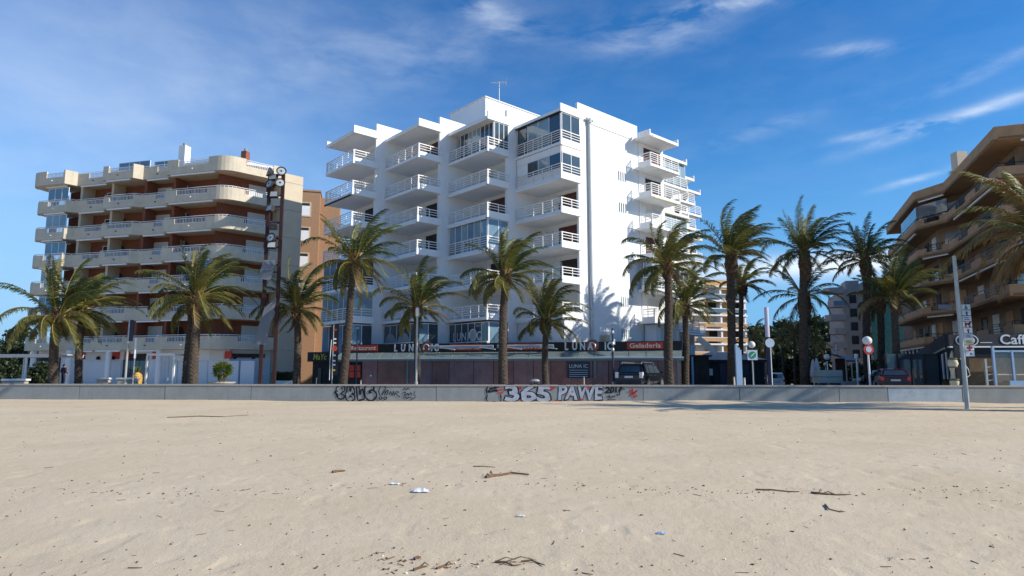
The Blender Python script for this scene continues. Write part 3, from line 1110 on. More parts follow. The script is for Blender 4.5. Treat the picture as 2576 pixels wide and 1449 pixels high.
# ------------------------------------------------------------------ beige and brick apartment block on the left
LA = -R(15.3)
K = (-26.05, 57.5)
lb = thing('apartment_building', 'seven storey beige and red brick apartment block with rounded corner balconies', 'building', (*K, 0), LA)
lz0 = wz(878, 57.5)
LF = 2.74
A2 = (math.cos(R(60.3)), math.sin(R(60.3)))    # direction of the right hand face in local axes


def arcpts(c, r, a0, a1, n):
    return [(c[0]+r*math.cos(R(a)), c[1]+r*math.sin(R(a))) for a in np.linspace(a0, a1, n)]


# rounded corner between front face (y=-.6) and the right face
rc = 1.7
xc = -1.0
cc = (xc, -.6+rc)
corner = arcpts(cc, rc, -90, -29.7, 6)
cend = corner[-1]
REC = 1.75


def right_pt(t, o=0.0):
    n = (A2[1], -A2[0])
    return (cend[0]+A2[0]*t+n[0]*o, cend[1]+A2[1]*t+n[1]*o)


def level_sections(top):
    e = -1.0 if top else -.6
    left_round = arcpts((-21.9, 0.5), .5-e, 200, 270, 5)
    return [
        # polyline, openings as (segment, fraction0, fraction1)
        (left_round + [(-18.6, e), (-18.15, 0)], [(4, .28, .95)], 1),
        ([(-18.15, 0), (-14.2, 0)], [(0, .36, .98)], 0),
        ([(-14.2, 0), (-14.15, e*.75), (-10.5, e*.75), (-10.05, 0)], [(1, .18, .96)], 2),
        ([(-10.05, 0), (-6.75, 0)], [(0, .5, .95)], 0),
        ([(-6.75, 0), (-6.7, -.6)] + corner + [right_pt(4.3)], [(1, .22, .82), (len(corner)+1, .18, .80)], 3)]


for lv in range(7):
    z = lz0 + LF*lv
    top = lv == 6
    for si, (poly, ops, kind) in enumerate(level_sections(top)):
        b = MB()
        off = offset(poly, .14)
        for i in range(len(poly)-1):
            segs = [(0, 1, 1.18)]
            for (sg, f0, f1) in ops:
                if sg == i:
                    segs = [(0, f0, 1.18), (f0, f1, .66), (f1, 1, 1.18)]
            for f0, f1, h in segs:
                if top and si in (0, 2, 4):
                    h += .22 if h > 1 else .05
                l = lambda p, q, t: (p[0]+(q[0]-p[0])*t, p[1]+(q[1]-p[1])*t)
                b.band([l(poly[i], poly[i+1], f0), l(poly[i], poly[i+1], f1)], .14, z, z+h)
        # floor slab
        back = [(p[0], REC) for p in (poly[-1], poly[0])]
        if kind == 3:
            back = [right_pt(4.3, -1.9), (-2.2, REC), (-6.75, REC)]
        b.prism(off + back, z+.01, z+.17)
        if si in (0, 1, 2, 3) and top:
            pass
        bo = b.build('balcony', M_beige, lb)
        # white openwork railings in the openings and handrail on top
        r = MB()
        for (sg, f0, f1) in ops:
            p, q = poly[sg], poly[sg+1]
            ln = math.hypot(q[0]-p[0], q[1]-p[1])
            n = max(3, int(ln*(f1-f0)/.16))
            for i in range(n+1):
                t = f0+(f1-f0)*i/n
                x, y = p[0]+(q[0]-p[0])*t, p[1]+(q[1]-p[1])*t+.07
                w = .035 if i % 6 else .06
                r.box(x-w/2, x+w/2, y-.02, y+.02, z+.66, z+1.16)
            a_, c_ = (p[0]+(q[0]-p[0])*f0, p[1]+(q[1]-p[1])*f0+.07, z+.70), (p[0]+(q[0]-p[0])*f1, p[1]+(q[1]-p[1])*f1+.07, z+.70)
            r.obox(a_, c_, .05, .04)
            r.obox((*a_[:2], z+1.14), (*c_[:2], z+1.14), .05, .05)
        hp = offset(poly, .07)
        if not (top and si in (0, 2)):
            r.tube([(x, y, z+1.30) for x, y in hp], .032, 5)
            for i in range(len(hp)):
                r.box(hp[i][0]-.02, hp[i][0]+.02, hp[i][1]-.02, hp[i][1]+.02, z+1.15, z+1.30)
        r.build('railing', M_rail, bo)
        # awning cassettes under the slab edge
        if kind in (0, 2) or (kind == 3 and lv > 0):
            p, q = (poly[0], poly[1]) if kind == 0 else (poly[1], poly[2])
            MB().obox((p[0]+.4, p[1]+.12, z-.09), (q[0]-.4, q[1]+.12, z-.09), .16, .13).build('awning_cassette', M_wtrim, bo)
        elif kind == 1 and lv in (1, 3, 4, 5, 6):
            MB().obox((-21.5, -.45, z-.09), (-18.9, -.45, z-.09), .16, .13).build('awning_cassette', M_wtrim, bo)
        for pt in ops[:1]:
            p, q = poly[pt[0]], poly[pt[0]+1]
            x, y = (p[0]+q[0])/2, (p[1]+q[1])/2
            MB().box(x-.07, x+.07, y-.08, y-.004, z+.36, z+.44).build('rain_spout', M_wtrim if kind in (1, 3) else M_dark, bo)
    if top:
        continue
    # recessed brick wall of this storey, doors and arches
    zc = z+LF
    MB().box(-21.0, -2.4, REC, REC+.3, z+.17, zc).build('brick_wall', M_brick, lb)
    p0, p1 = right_pt(-1.0, -1.9), right_pt(4.4, -1.9)
    MB().band([(-2.42, REC), p0, p1], .3, z+.172, zc-.002).build('brick_wall', M_brick, lb)
    for x, w, kd in ((-16.2, 1.0, 'dark'), (-9.9, 1.7, 'shut'), (-7.4, 1.1, 'shut'), (-15.4, .9, 'glass')):
        door_panel(lb, x, x+w, REC, z+.2, z+2.3, kd)
    for x in (-14.6, -6.9):
        a = [(x, z+.2), (x+1.15, z+.2)] + [(x+.575+.575*math.cos(t), z+1.75+.5*math.sin(t)) for t in np.linspace(0, math.pi, 9)]
        fr = MB().add([(px, REC-.05, pz) for px, pz in a] + [(px, REC-.002, pz) for px, pz in a], [tuple(range(len(a)))] + [(i, (i+1) % len(a), len(a)+(i+1) % len(a), len(a)+i) for i in range(len(a))])
        fr.build('arched_opening', M_dark, lb)
    c0, c1 = right_pt(1.9, -1.9), right_pt(3.6, -1.9)
    nx, ny = A2[1]*.04, -A2[0]*.04
    MB().obox((c0[0]+nx, c0[1]+ny, z+1.25), (c1[0]+nx, c1[1]+ny, z+1.25), .06, 2.1).build('roller_shutter', M_shut, lb)
    # partition columns
    for x in (-17.9, -14.0, -10.0, -6.6):
        MB().box(x-.14, x+.14, .35, REC-.003, z+.17, zc).build('partition_wall', M_beige2 if x < -11 else M_brick, lb)
    MB().tube([(-21.6, .6, z+.15), (-21.6, .6, zc)], .32, 12).build('round_column', M_beige2, lb)
    if lv in (1, 3, 4, 5):
        glazing(lb, -21.3, -18.7, -.35 if lv != 3 else -.2, z+1.2, zc-.2, 3, glass=M_glassb if lv != 4 else M_glassl)
    if lv in (2,):
        glazing(lb, *(-3.2, -1.1), -.4, z+1.2, zc-.02, 3, glass=[M_glassb, M_glass])
        glazing(lb, -21.3, -18.7, -.35, z+1.2, zc-.2, 4, glass=[M_glassl, M_glass])
ztop = lz0+LF*6
# beige slab wall at the right hand end with panel joints
for i in range(8):
    za = -2 if i == 0 else lz0+LF*(i-1)+.01
    zb = lz0+LF*i-.02 if i < 7 else ztop+.85
    MB().band([right_pt(4.32, .02), right_pt(6.5, .02)], .35, za, zb).build('wall_panel', M_beige2, lb)
MB().band([right_pt(4.4, -.05), right_pt(6.4, -.05)], 5.0, -2, ztop+.8).build('end_block', M_beige, lb)
MB().prism([(-20.8, REC+.31), (-2.7, REC+.31), right_pt(4.0, -2.3), right_pt(5.4, -3), (-2.0, 12), (-20.8, 12)], -2, ztop+.16).build('building_core', M_brick, lb)
# set-back top storey and roof edge
rp = [(-16.5, 3.0), (-3.0, 3.0), right_pt(4.6, -3.4), (-2.0, 12), (-16.5, 12)]
MB().prism(rp, ztop+.165, ztop+1.9).build('penthouse', M_white, lb)
MB().prism([(-17.6, 2.2), (-2.6, 2.2), right_pt(4.6, -2.6), (-1.8, 12.2), (-17.6, 12.2)], ztop+1.903, ztop+2.1).build('roof_slab', M_wtrim, lb)
glazing(lb, -13.4, -9.6, .3, ztop+1.2, ztop+2.0, 3, glass=M_glassb)
glazing(lb, -9.4, -7.0, .6, ztop+1.2, ztop+1.9, 2, glass=M_glassb)
for px, Y, zb_, zt2, w, m_ in ((463, 62, 372, 369, .38, M_white), (616, 63, 384, 382, .30, M_brick)):
    ch = MB()
    x = wx(px, Y, 22)
    loc = Vector((x-K[0], Y-K[1]))
    lx, ly = loc.x*math.cos(-LA)-loc.y*math.sin(-LA), loc.x*math.sin(-LA)+loc.y*math.cos(-LA)
    zt2 = wz(zt2, Y)
    ch.box(lx-w, lx+w, ly-w, ly+w, ztop+1.0, zt2)
    c = ch.build('chimney', m_, lb)
    MB().tube([(lx, ly, zt2+.002), (lx, ly, zt2+.30)], w*.55, 10).build('chimney_pot', M_conc, c)
# shop fronts on the ground floor
MB().box(-22.3, -.3, .9, 2.5, -2, lz0-.003).build('ground_floor_wall', M_frame, lb)
MB().band([(-.3, .9), right_pt(0, -.9), right_pt(6.3, -.9)], .5, -2, lz0-.004).build('ground_floor_wall', M_frame, lb)


def left_x(px, z=1.5, dy=.85):
    q = (px-CX)/F
    o = (K[0]+dy*math.sin(R(15.3)), K[1]+dy*math.cos(R(15.3)))
    c, s = math.cos(LA), math.sin(LA)
    return (q*(o[1]*cP+(z-EYE)*sP)-o[0])/(c-q*s*cP)


for a, b, kd in ((176, 208, 'shutter'), (219, 305, 'shutter'), (309, 372, 'open'), (384, 446, 'shutter'), (450, 468, 'shutter'), (490, 522, 'shutter'), (527, 600, 'shutter'), (606, 640, 'shutter'), (95, 150, 'open')):
    x0, x1 = left_x(a), left_x(b)
    if kd == 'shutter':
        MB().box(x0, x1, .80, .897, -.5, 2.05).build('shop_shutter', M_shutw, lb)
    else:
        o = MB().box(x0, x1, .82, .897, -.5, 2.75).build('shop_opening', M_dark, lb)
        for i in range(3):
            MB().box(x0+(x1-x0)*i/3+.03, x0+(x1-x0)*(i+1)/3-.03, .79, .815, -.5, 2.1).build('pane', M_glass, o)
for a, b, c in ((219, 270, 300), (190, 196, 214), (527, 562, 583), (380, 384, 402), (312, 314, 326)):
    x0, x1, x2 = left_x(a, 2.6), left_x(b, 2.6), left_x(c, 2.6)
    MB().box(x0, x1, .80, .895, 2.2, 2.95).build('shop_sign', M_shut, lb)
    MB().box(x1+.01, x2, .79, .895, 2.25, 2.92).build('red_sign', M_red, lb)
for px in (250, 287, 593, 640):
    x = left_x(px, 2.3)
    MB().lathe([(.12, 0), (.2, .1), (.16, .25), (.05, .35)], (x, .7, 2.2), 10).build('bulkhead_lamp', M_black, lb)
for x in (-21.6, -17.2, -12.4, -6.6):
    MB().tube([(x, -.1, -1.5), (x, -.1, lz0)], .26, 14).build('round_column', M_frame, lb)
# right hand face: shutters and sign strip
for t0, t1 in ((.5, 3.4),):
    a, b = right_pt(t0, -.86), right_pt(t1, -.86)
    MB().obox((*a, .9), (*b, .9), .1, 2.4).build('shop_shutter', M_shutw, lb)
    a, b = right_pt(t0, -.84), right_pt(t1+.4, -.84)
    MB().obox((*a, 2.55), (*b, 2.55), .1, .35).build('sign_strip', M_brown, lb)

# orange brick block behind
ob = thing('apartment_building', 'orange brick tower block behind the beige building with two small white windows', 'building', (wx(797, 78, 12), 78, -1), R(14))
OT = wz(484, 78)+1
MB().box(-9, 0, 0, 10, -1, OT).build('brick_wall', M_obrick, ob)
MB().box(.003, 2.4, 1.2, 11, -1, wz(497, 79)+1).build('brick_wall', M_obrick, ob)
MB().box(-9.1, .1, -.1, 10.1, OT+.003, OT+.22).build('roof_edge', M_obrick, ob)
for py in (527, 589, 654, 720):
    z = wz(py, 77.6)+1
    for x in (-1.75, -5.2):
        f2 = MB().box(x-.72, x+.72, -.07, -.003, z-.92, z+.92).build('window', M_beige2, ob)
        MB().box(x-.55, x+.55, -.09, -.072, z-.80, z+.45).build('pane', M_wtrim, f2)
        MB().box(x-.55, x+.55, -.085, -.073, z+.455, z+.80).build('pane', M_dark, f2)

# ------------------------------------------------------------------ brown apartment block on the right
YA = 43.0
BZ = wz(319, YA)
P1 = (wx(2499, YA, BZ), YA)


def y_for(py, z):
    t = (CY-py)/F
    return (z-EYE)*(cP-t*sP)/(t*cP+sP)


P2 = (wx(2295, y_for(484, BZ), BZ), y_for(484, BZ))
P3 = (wx(2228, y_for(571, BZ), BZ), y_for(571, BZ))
PQ = (wx(2372, y_for(459, BZ), BZ), y_for(459, BZ))
PR = (P1[0]+.95*16, P1[1]-.31*16)
bb = thing('apartment_building', 'brown apartment block with angular wrap-around balconies above the dark cafe front', 'building', (*P1, 0))
rel = lambda p: (p[0]-P1[0], p[1]-P1[1])
far = (P3[0]+(P3[0]-P2[0])*.35, P3[1]+(P3[1]-P2[1])*.35)
bpoly = [rel(p) for p in (far, P3, P2, PQ, P1, PR)]
inn = offset(bpoly, 1.9)
BF = 2.74
nlev = 5
bz = [BZ-.95-BF*i for i in range(nlev+1)]
backp = (PR[0]-P1[0]+6, PR[1]-P1[1]+16)
backq = (far[0]-P1[0]+12, far[1]-P1[1]+4)
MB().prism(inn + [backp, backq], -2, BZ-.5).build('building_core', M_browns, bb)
for i, z in enumerate(bz):
    for s in range(1, len(bpoly)-1):
        seg = [bpoly[s], bpoly[s+1]]
        iseg = [inn[s], inn[s+1]]
        b = MB()
        hgt = .95 if i == 0 else .80
        pos = [(0, 1, hgt)]
        if i and s in (2, 4):
            pos = [(0, .30, hgt), (.30, .78, .40), (.78, 1, hgt)]
        elif i and s == 3:
            pos = [(0, .22, hgt), (.22, .42, .35), (.42, .62, hgt), (.62, .86, .35), (.86, 1, hgt)]
        pts = []
        for f0, f1, h in pos:
            a = tuple(seg[0][q]+(seg[1][q]-seg[0][q])*f0 for q in (0, 1))
            c = tuple(seg[0][q]+(seg[1][q]-seg[0][q])*f1 for q in (0, 1))
            b.band([a, c], .18, z, z+h)
            if h < .7:
                pts.append((a, c, h))
        b.prism([seg[0], seg[1], iseg[1], iseg[0]], z+.02, z+.20)
        bo_ = b.build('roof_canopy' if i == 0 else 'balcony', M_brownc, bb)
        if i:
            r = MB()
            for a, c, h in pts:
                for q in range(3):
                    zz = z+h+.12+q*.2
                    r.obox((*a, zz), (*c, zz), .04, .05)
            o2 = offset(seg, .09)
            r.obox((*o2[0], z+1.05), (*o2[1], z+1.05), .05, .05)
            for f in np.linspace(.03, .97, 6):
                x, y = o2[0][0]+(o2[1][0]-o2[0][0])*f, o2[0][1]+(o2[1][1]-o2[0][1])*f
                r.box(x-.02, x+.02, y-.02, y+.02, z+.8, z+1.05)
            r.build('railing', M_black, bo_)
        o3 = offset(seg, .25)
        a = tuple(o3[0][q]+(o3[1][q]-o3[0][q])*.10 for q in (0, 1))
        c = tuple(o3[0][q]+(o3[1][q]-o3[0][q])*.9 for q in (0, 1))
        if (i+s) % 2 == 0:
            MB().obox((*a, z-.10), (*c, z-.10), .16, .13).build('awning_cassette', M_wtrim, bo_)
        if i:
            # doors and glazing on the recessed wall
            o4 = offset(iseg, -.03)
            L_ = math.hypot(iseg[1][0]-iseg[0][0], iseg[1][1]-iseg[0][1])
            nD = max(1, int(L_/3.0))
            for q in range(nD):
                f0, f1 = (q+.22)/nD, (q+.72)/nD
                a = tuple(o4[0][e]+(o4[1][e]-o4[0][e])*f0 for e in (0, 1))
                c = tuple(o4[0][e]+(o4[1][e]-o4[0][e])*f1 for e in (0, 1))
                MB().obox((*a, z+1.22), (*c, z+1.22), .08, 2.0).build('balcony_door', [M_glass, M_dark, M_brownc, M_shut][(q*3+i+s) % 4], bb)
            if s == 2 and i == 1:
                o5 = offset(seg, .2)
                g = MB().obox((*o5[0], z+1.55), (*o5[1], z+1.55), .04, 1.4)
                g.build('glass_enclosure', M_glass, bb)
            if s == 1 and i == 1:
                o5 = offset(seg, .2)
                m5 = ((o5[0][0]+o5[1][0])/2, (o5[0][1]+o5[1][1])/2)
                MB().obox((*m5, z+1.55), (*o5[1], z+1.55), .04, 1.4).build('glass_enclosure', M_glassb, bb)
t_ = rel((wx(2410, 66, 20), 66))
MB().box(t_[0]+.2, t_[0]+1.3, t_[1], t_[1]+1.0, BZ-.4, wz(380, 66)).build('lift_tower', M_beige2, bb)
b = MB()
pa = rel((wx(2520, 44, 18), 44))
b.obox((*pa, BZ+.02), (pa[0]+.2, pa[1], BZ+.5), .04, .04)
b.obox((pa[0]-.6, pa[1], BZ+.30), (pa[0]+1.6, pa[1]-.3, BZ+.62), .04, .04)
b.build('antenna', M_steel, bb)
# small white notice hanging on a balcony
nx_ = rel((wx(2338, 56, 6), 56-.6))
MB().box(nx_[0]-.55, nx_[0]+.55, nx_[1]-1.5, nx_[1]-1.46, bz[4]+.1, bz[4]+.5).build('balcony_notice', M_signw, bb)
# grey glazed ground storey under the balconies on the street side
gp = offset([bpoly[1], bpoly[2], bpoly[3]], .6)
g0 = MB().band(gp, .1, .4, bz[5]-.02).build('street_glazing', M_glass, bb)
for s in range(2):
    for f in np.linspace(.05, .95, 8):
        x, y = gp[s][0]+(gp[s+1][0]-gp[s][0])*f, gp[s][1]+(gp[s+1][1]-gp[s][1])*f
        MB().box(x-.05, x+.05, y-.12, y+.05, .4, bz[5]-.04).build('mullion', M_wtrim if s else M_steel, bb)

# cafe front with black fascia, lettering and oval badge
CA = -R(4)
co_ = Vector((wx(2392, 41.0, 3), 41.0, 0))
cf = thing('cafe_front', 'black cafe fascia with white Caffè lettering and an oval badge under the brown block', 'cafe', tuple(co_), CA)


def cafe_x(px, z=3.0, dy=0.0):
    q = (px-CX)/F
    ax = Vector((math.cos(CA), math.sin(CA), 0))
    o = co_ + Vector((-ax.y, ax.x, 0))*dy
    return (q*(o.y*cP+(z-EYE)*sP)-o.x)/(ax.x-q*ax.y*cP)


zf0, zf1 = wz(871, 41), wz(842, 41)
xe = cafe_x(2700)
fa = MB().box(-.2, xe, -.1, .3, zf0, zf1).build('fascia', M_charc, cf)
MB().box(-.2, xe, -.16, .30, zf0-.09, zf0-.003).build('fascia_trim', M_wtrim, fa)
MB().box(-.15, xe, .0, .31, zf0-.75, zf0-.095).build('valance', M_black, fa)
x0 = cafe_x(2511)
text('Caffè', .86, M_silver, fa, (x0, -.12, zf0+.13), align='LEFT', ext=.01, off=.012, xs=1.1)
MB().box(cafe_x(2462), cafe_x(2492), -.115, -.102, zf0+.20, zf0+.25).build('fascia_line', M_silver, fa)
xo = cafe_x(2429)
for rx, rz_, m_, y in ((.70, .42, M_silver, -.13), (.62, .36, M_black, -.145), (.46, .28, M_silver, -.16)):
    pts = [(xo+rx*math.cos(a), (zf0+zf1)/2+rz_*math.sin(a)) for a in np.linspace(0, 2*math.pi, 29)[:-1]]
    MB().add([(x, y, z) for x, z in pts] + [(x, y+.014, z) for x, z in pts], [tuple(range(28))[::-1]] + [(i, (i+1) % 28, 28+(i+1) % 28, 28+i) for i in range(28)]).build('oval_badge', m_, fa)
# return of the fascia along the street
a = MB()
e0 = Vector((-.2, .1, 0))
e1 = Vector((wx(2262, 60, 2) - co_.x, 60-41.0, 0))
a.obox((*e0[:2], (zf0+zf1)/2-.1), (*e1[:2], (zf0+zf1)/2-.9), .3, 1.0)
a.build('side_fascia', M_charc, cf)
MB().obox((e0.x-.2, e0.y, zf0-.12), (e1.x-.2, e1.y, zf0-.95), .08, .08).build('side_trim', M_steel, cf)
for f in (.25, .55, .85):
    p = e0.lerp(e1, f)
    MB().box(p.x-.06, p.x+.06, p.y-.06, p.y+.06, -1, zf0-.2).build('post', M_black, cf)
MB().box(.9, xe, 1.2, 1.6, -1, zf0).build('stone_wall', M_stone, cf)
sg = MB().box(-2.6, .9, 3.2, 3.3, -1, zf0-.4).build('shop_window', M_glass, cf)
for i in range(4):
    MB().box(-2.6+i*.85, -2.5+i*.85, 3.1, 3.19, -1, zf0-.4).build('mullion', M_charc, sg)

# glass wind screen of the terrace
ws = thing('glass_windscreen', 'blue framed glass terrace screen with a toothed stripe under the Caffè lettering', 'screen', (wx(2480, 39.0, 1), 39.0, 0), CA)
sw = wx(2640, 39.0, 1)-wx(2480, 39.0, 1)
ztp = wz(882, 39)
for i in range(3):
    a0, a1 = .55+i*(sw-.6)/3, .55+(i+1)*(sw-.6)/3
    MB().box(a0+.04, a1-.04, -.01, .01, .35, ztp-.1).build('glass_panel', M_clear, ws)
    p = MB()
    for k in range(12):
        p.box(a0+.1+k*(a1-a0-.2)/12, a0+.1+(k+.6)*(a1-a0-.2)/12, -.016, -.011, .95, 1.02)
    p.build('toothed_stripe', M_signw, ws)
for x in (.0, .5, .5+(sw-.6)/3, .5+2*(sw-.6)/3, sw):
    MB().box(x-.06, x+.06, -.06, .06, 0, ztp+(.28 if x == .5 else 0 if x else -.5)).build('post', M_blue if x else M_steel, ws)
MB().box(.56, sw, -.05, .05, ztp-.09, ztp+.02).build('top_rail', M_blue, ws)
for z in (.7, 1.05, 1.5):
    MB().obox((.02, 0, z-.1), (.48, 0, z), .04, .05).build('cross_rail', M_steel, ws)
MB().box(1.1, sw, -.35, -.25, .0, .62).build('lower_panel', M_blue, ws)

# tall narrow black banner and a sunlit pillar, its shadow bands modelled as dark rings
bn = thing('banner', 'tall black feather banner with pale outline behind the beach sign pole', 'banner', (wx(2422, 38.6, 1), 38.6, 0), 0)
zt_ = wz(868, 38.6)
MB().prism([(-.42, -.03), (.40, -.03), (.40, .03), (-.42, .03)], .0, zt_).build('banner_cloth', M_black, bn)
MB().tube([(-.15, -.06, 1.95), (.28, -.06, 1.3), (.36, -.06, .95), (.05, -.06, .75)], .03, 6).build('printed_line', M_cream, bn)
MB().tube([(-.44, 0, 0), (-.44, 0, zt_+.05)], .03, 6).build('pole', M_rust, bn)
sc_ = thing('pillar', 'pale yellow sunlit pillar with modelled shadow bands standing beside the black banner', 'pillar', (wx(2399, 38.8, 1), 38.8, 0))
MB().lathe([(.15, 0), (.24, .25), (.27, .55), (.18, .85), (.17, 1.15), (.22, 1.35), (.29, 1.62), (.27, 1.82), (.15, 2.0), (.12, 2.15), (.03, 2.42)], n=14).build('body', M_pyell, sc_, smooth=True)
for z, r in ((.62, .26), (1.38, .235), (1.86, .25)):
    MB().lathe([(r, 0), (r+.03, .05), (r, .12)], (0, 0, z), 14).build('band', M_stone, sc_)  # dark rings stand in for shadow bands across the pillar

# ------------------------------------------------------------------ far buildings across the street
fb = thing('apartment_building', 'distant sunlit orange block with white balcony bands between the palms', 'building', (wx(1742, 95, 6), 95.0, ground(95)), R(16))
fh = wz(716, 95)-ground(95)
MB().box(0, 9.5, 1.2, 10, 0, fh-.4).build('facade_wall', M_orange, fb)
nf = 6
for i in range(nf+1):
    z = fh - i*(fh-2.2)/nf
    MB().box(-.2, 9.6, -.1, 1.19, z-.24, z).build('balcony_slab', M_wtrim, fb)
    if i:
        MB().box(-.1, 9.5, -.06, -.02, z+.30, z+.85).build('balcony_front', M_glassb if i in (1, 2) else M_orange, fb)
        MB().box(-.1, 9.5, -.08, .0, z+.852, z+.95).build('rail', M_wtrim, fb)
        for x in (1.2, 3.6, 7.6):
            MB().box(x, x+1.5, 1.12, 1.195, z+.1, z+2.0).build('window', M_dark if (i+int(x)) % 2 else M_shut, fb)
for x in (0, 5.1, 9.3):
    MB().box(x-.15, x+.15, .1, 1.18, 0, fh-.25).build('divider_wall', M_wtrim, fb)
MB().box(4, 9.4, 2.5, 8, fh-.4, fh+1.3).build('penthouse', M_orange, fb)

gb = thing('apartment_building', 'distant grey block with jagged balconies behind the dark palms', 'building', (wx(2128, 95, 5), 95.0, ground(95)), -R(18))
gh = wz(728, 95)-ground(95)
MB().box(0, 3.4, 0, 14, 0, gh).build('facade_wall', M_greyb, gb)
MB().box(3.41, 9, -.6, 14, 0, gh+1.5).build('netted_wall', M_gnet, gb)
for i in range(6):
    z = gh-.6-i*(gh-2.4)/6
    pr = .0 if i % 2 else .5
    MB().prism([(-2.2-pr, .6), (-1.4-pr, -.5), (.1, -.5), (.1, 1.8), (-1.6, 1.8)], z, z+.18).build('balcony_slab', M_greyb, gb)
    MB().band([(-1.5, 1.8), (-2.1-pr, .6), (-1.4-pr, -.45), (.1, -.45)], .08, z+.182, z+.9).build('balcony_front', M_greyb if i != 1 else M_glassb, gb)
    MB().box(.8, 1.7, -.12, -.003, z-1.5, z-.3).build('window', M_dark, gb)
    MB().box(2.0, 3.3, -1.0, -.004, z+.19, z+.30).build('balcony_slab', M_greyb, gb)
    MB().box(2.0, 3.3, -1.0, -.94, z+.302, z+1.0).build('balcony_front', M_greyb, gb)
MB().box(.6, 2.4, 1, 5, gh+.003, gh+1.4).build('lift_tower', M_greyb, gb)
for i, (px, Y, py, w) in enumerate(((8, 120, 884, 7), (52, 140, 890, 8))):
    hs = thing('house', ('small white house roof glimpsed at the far left edge', 'low white house beyond the dark tree at far left')[i], 'house', (wx(px, Y, 3), Y, ground(Y)), R(8))
    h_ = wz(py, Y)-ground(Y)
    MB().box(-w/2, w/2, 0, 6, 0, h_).build('wall', M_white, hs)
    MB().prism([(-w/2-.3, -.3), (w/2+.3, -.3), (w/2+.3, 6.3), (-w/2-.3, 6.3)], h_+.003, h_+.35).build('roof', M_brownc, hs)
    for x in (-w/4, w/4):
        MB().box(x-.5, x+.5, -.05, -.003, h_-2, h_-.8).build('window', M_dark, hs)

# ------------------------------------------------------------------ palms


def crown_arrays(rg, n, Lm, wind, droop, ev, leafmats, nl=40, lean=0.0):
    """returns list of (verts, faces, matidx, leafmat) for every frond"""
    out = []
    ga = 2.399963
    for i in range(n):
        t = (i+.5)/n
        el = R(86 - 104*t**.95*ev + rg.uniform(-12, 12))
        az = i*ga + rg.uniform(-.4, .4)
        L = 1.1*Lm*(.80+.35*math.sin(math.pi*min(1, t*1.1+.12)))*rg.uniform(.78, 1.14)
        N = 13
        d = np.array([math.cos(az)*math.cos(el), math.sin(az)*math.cos(el), math.sin(el)])
        side = np.array([-math.sin(az), math.cos(az), 0.0])
        p = np.array([math.cos(az)*.16, math.sin(az)*.16, -.25-.35*t])
        P, D, S = [p.copy()], [d.copy()], [side.copy()]
        dr = droop*rg.uniform(.55, 1.25)*(.85+.5*t)
        wd = wind*rg.uniform(.45, 1.6)
        for k in range(N):
            s = (k+1)/N
            d = d + np.array([0, 0, -1.0])*dr*(.25+1.5*s)/N*1.35 + np.array([1.0, .25, .0])*wd*(.15+2.0*s)/N
            d = d/np.linalg.norm(d)
            side = side - d*side.dot(d)
            side = side/np.linalg.norm(side)
            p = p + d*L/N
            P.append(p.copy()), D.append(d.copy()), S.append(side.copy())
        P, D, S = np.array(P), np.array(D), np.array(S)
        U = np.cross(S, D)
        V, Fs, MI = [], [], []
        # petiole and midrib: three-sided taper
        for k in range(N+1):
            w = .060*(1-k/N)**1.1+.008
            if k == 0:
                w = .10
            for a in (0, 2.09, 4.19):
                V.append(P[k]+S[k]*math.cos(a)*w+U[k]*math.sin(a)*w*.6)
        for k in range(N):
            for a in range(3):
                Fs.append((k*3+a, k*3+(a+1) % 3, k*3+3+(a+1) % 3, k*3+3+a))
                MI.append(1)
        base = len(V)
        ss = np.linspace(.16, .995, nl)
        for sgn in (-1, 1):
            s = np.clip(ss + np.array([rg.uniform(-.008, .008) for _ in range(nl)]), 0, .999)
            f = s*N
            k = f.astype(int)
            fr = (f-k)[:, None]
            p = P[k]*(1-fr)+P[k+1]*fr
            d = D[k]*(1-fr)+D[k+1]*fr
            sd, u = S[k], U[k]
            prof = np.sin(np.pi*np.clip((s-.10)/.98, 0, 1)**.75)**.6
            ll = (.175*Lm+.06)*(.22+.78*prof)*np.array([rg.uniform(.8, 1.15) for _ in range(nl)])
            an = np.radians(62-40*s)[:, None]
            ld = d*np.cos(an) + sd*sgn*np.sin(an) + u*np.array([rg.uniform(.05, .5) for _ in range(nl)])[:, None] + np.array([1.0, .2, -.1])*wind*.7
            ld = ld/np.linalg.norm(ld, axis=1)[:, None]
            w = .031
            b0, b1 = p-d*w, p+d*w
            mid = p+ld*(ll*.55)[:, None]
            tip = p+ld*(ll)[:, None] + np.array([0, 0, -1.0])*(ll*.22)[:, None] + np.array([1.0, 0, 0])*(ll*wind*.4)[:, None]
            m0, m1 = mid-d*w*.95, mid+d*w*.95
            o = len(V)
            allv = np.stack([b0, b1, m1, m0, tip], 1).reshape(-1, 3)
            V.extend(allv)
            for q in range(nl):
                e = o+q*5
                Fs.append((e, e+1, e+2, e+3))
                Fs.append((e+3, e+2, e+4))
                MI += [0, 0]
        lm = leafmats[0] if t < .52 else (leafmats[1] if t < .93 or rg.random() < .4 else leafmats[2])
        if rg.random() < .22:
            lm = leafmats[1]
        out.append((V, Fs, MI, lm))
    return out


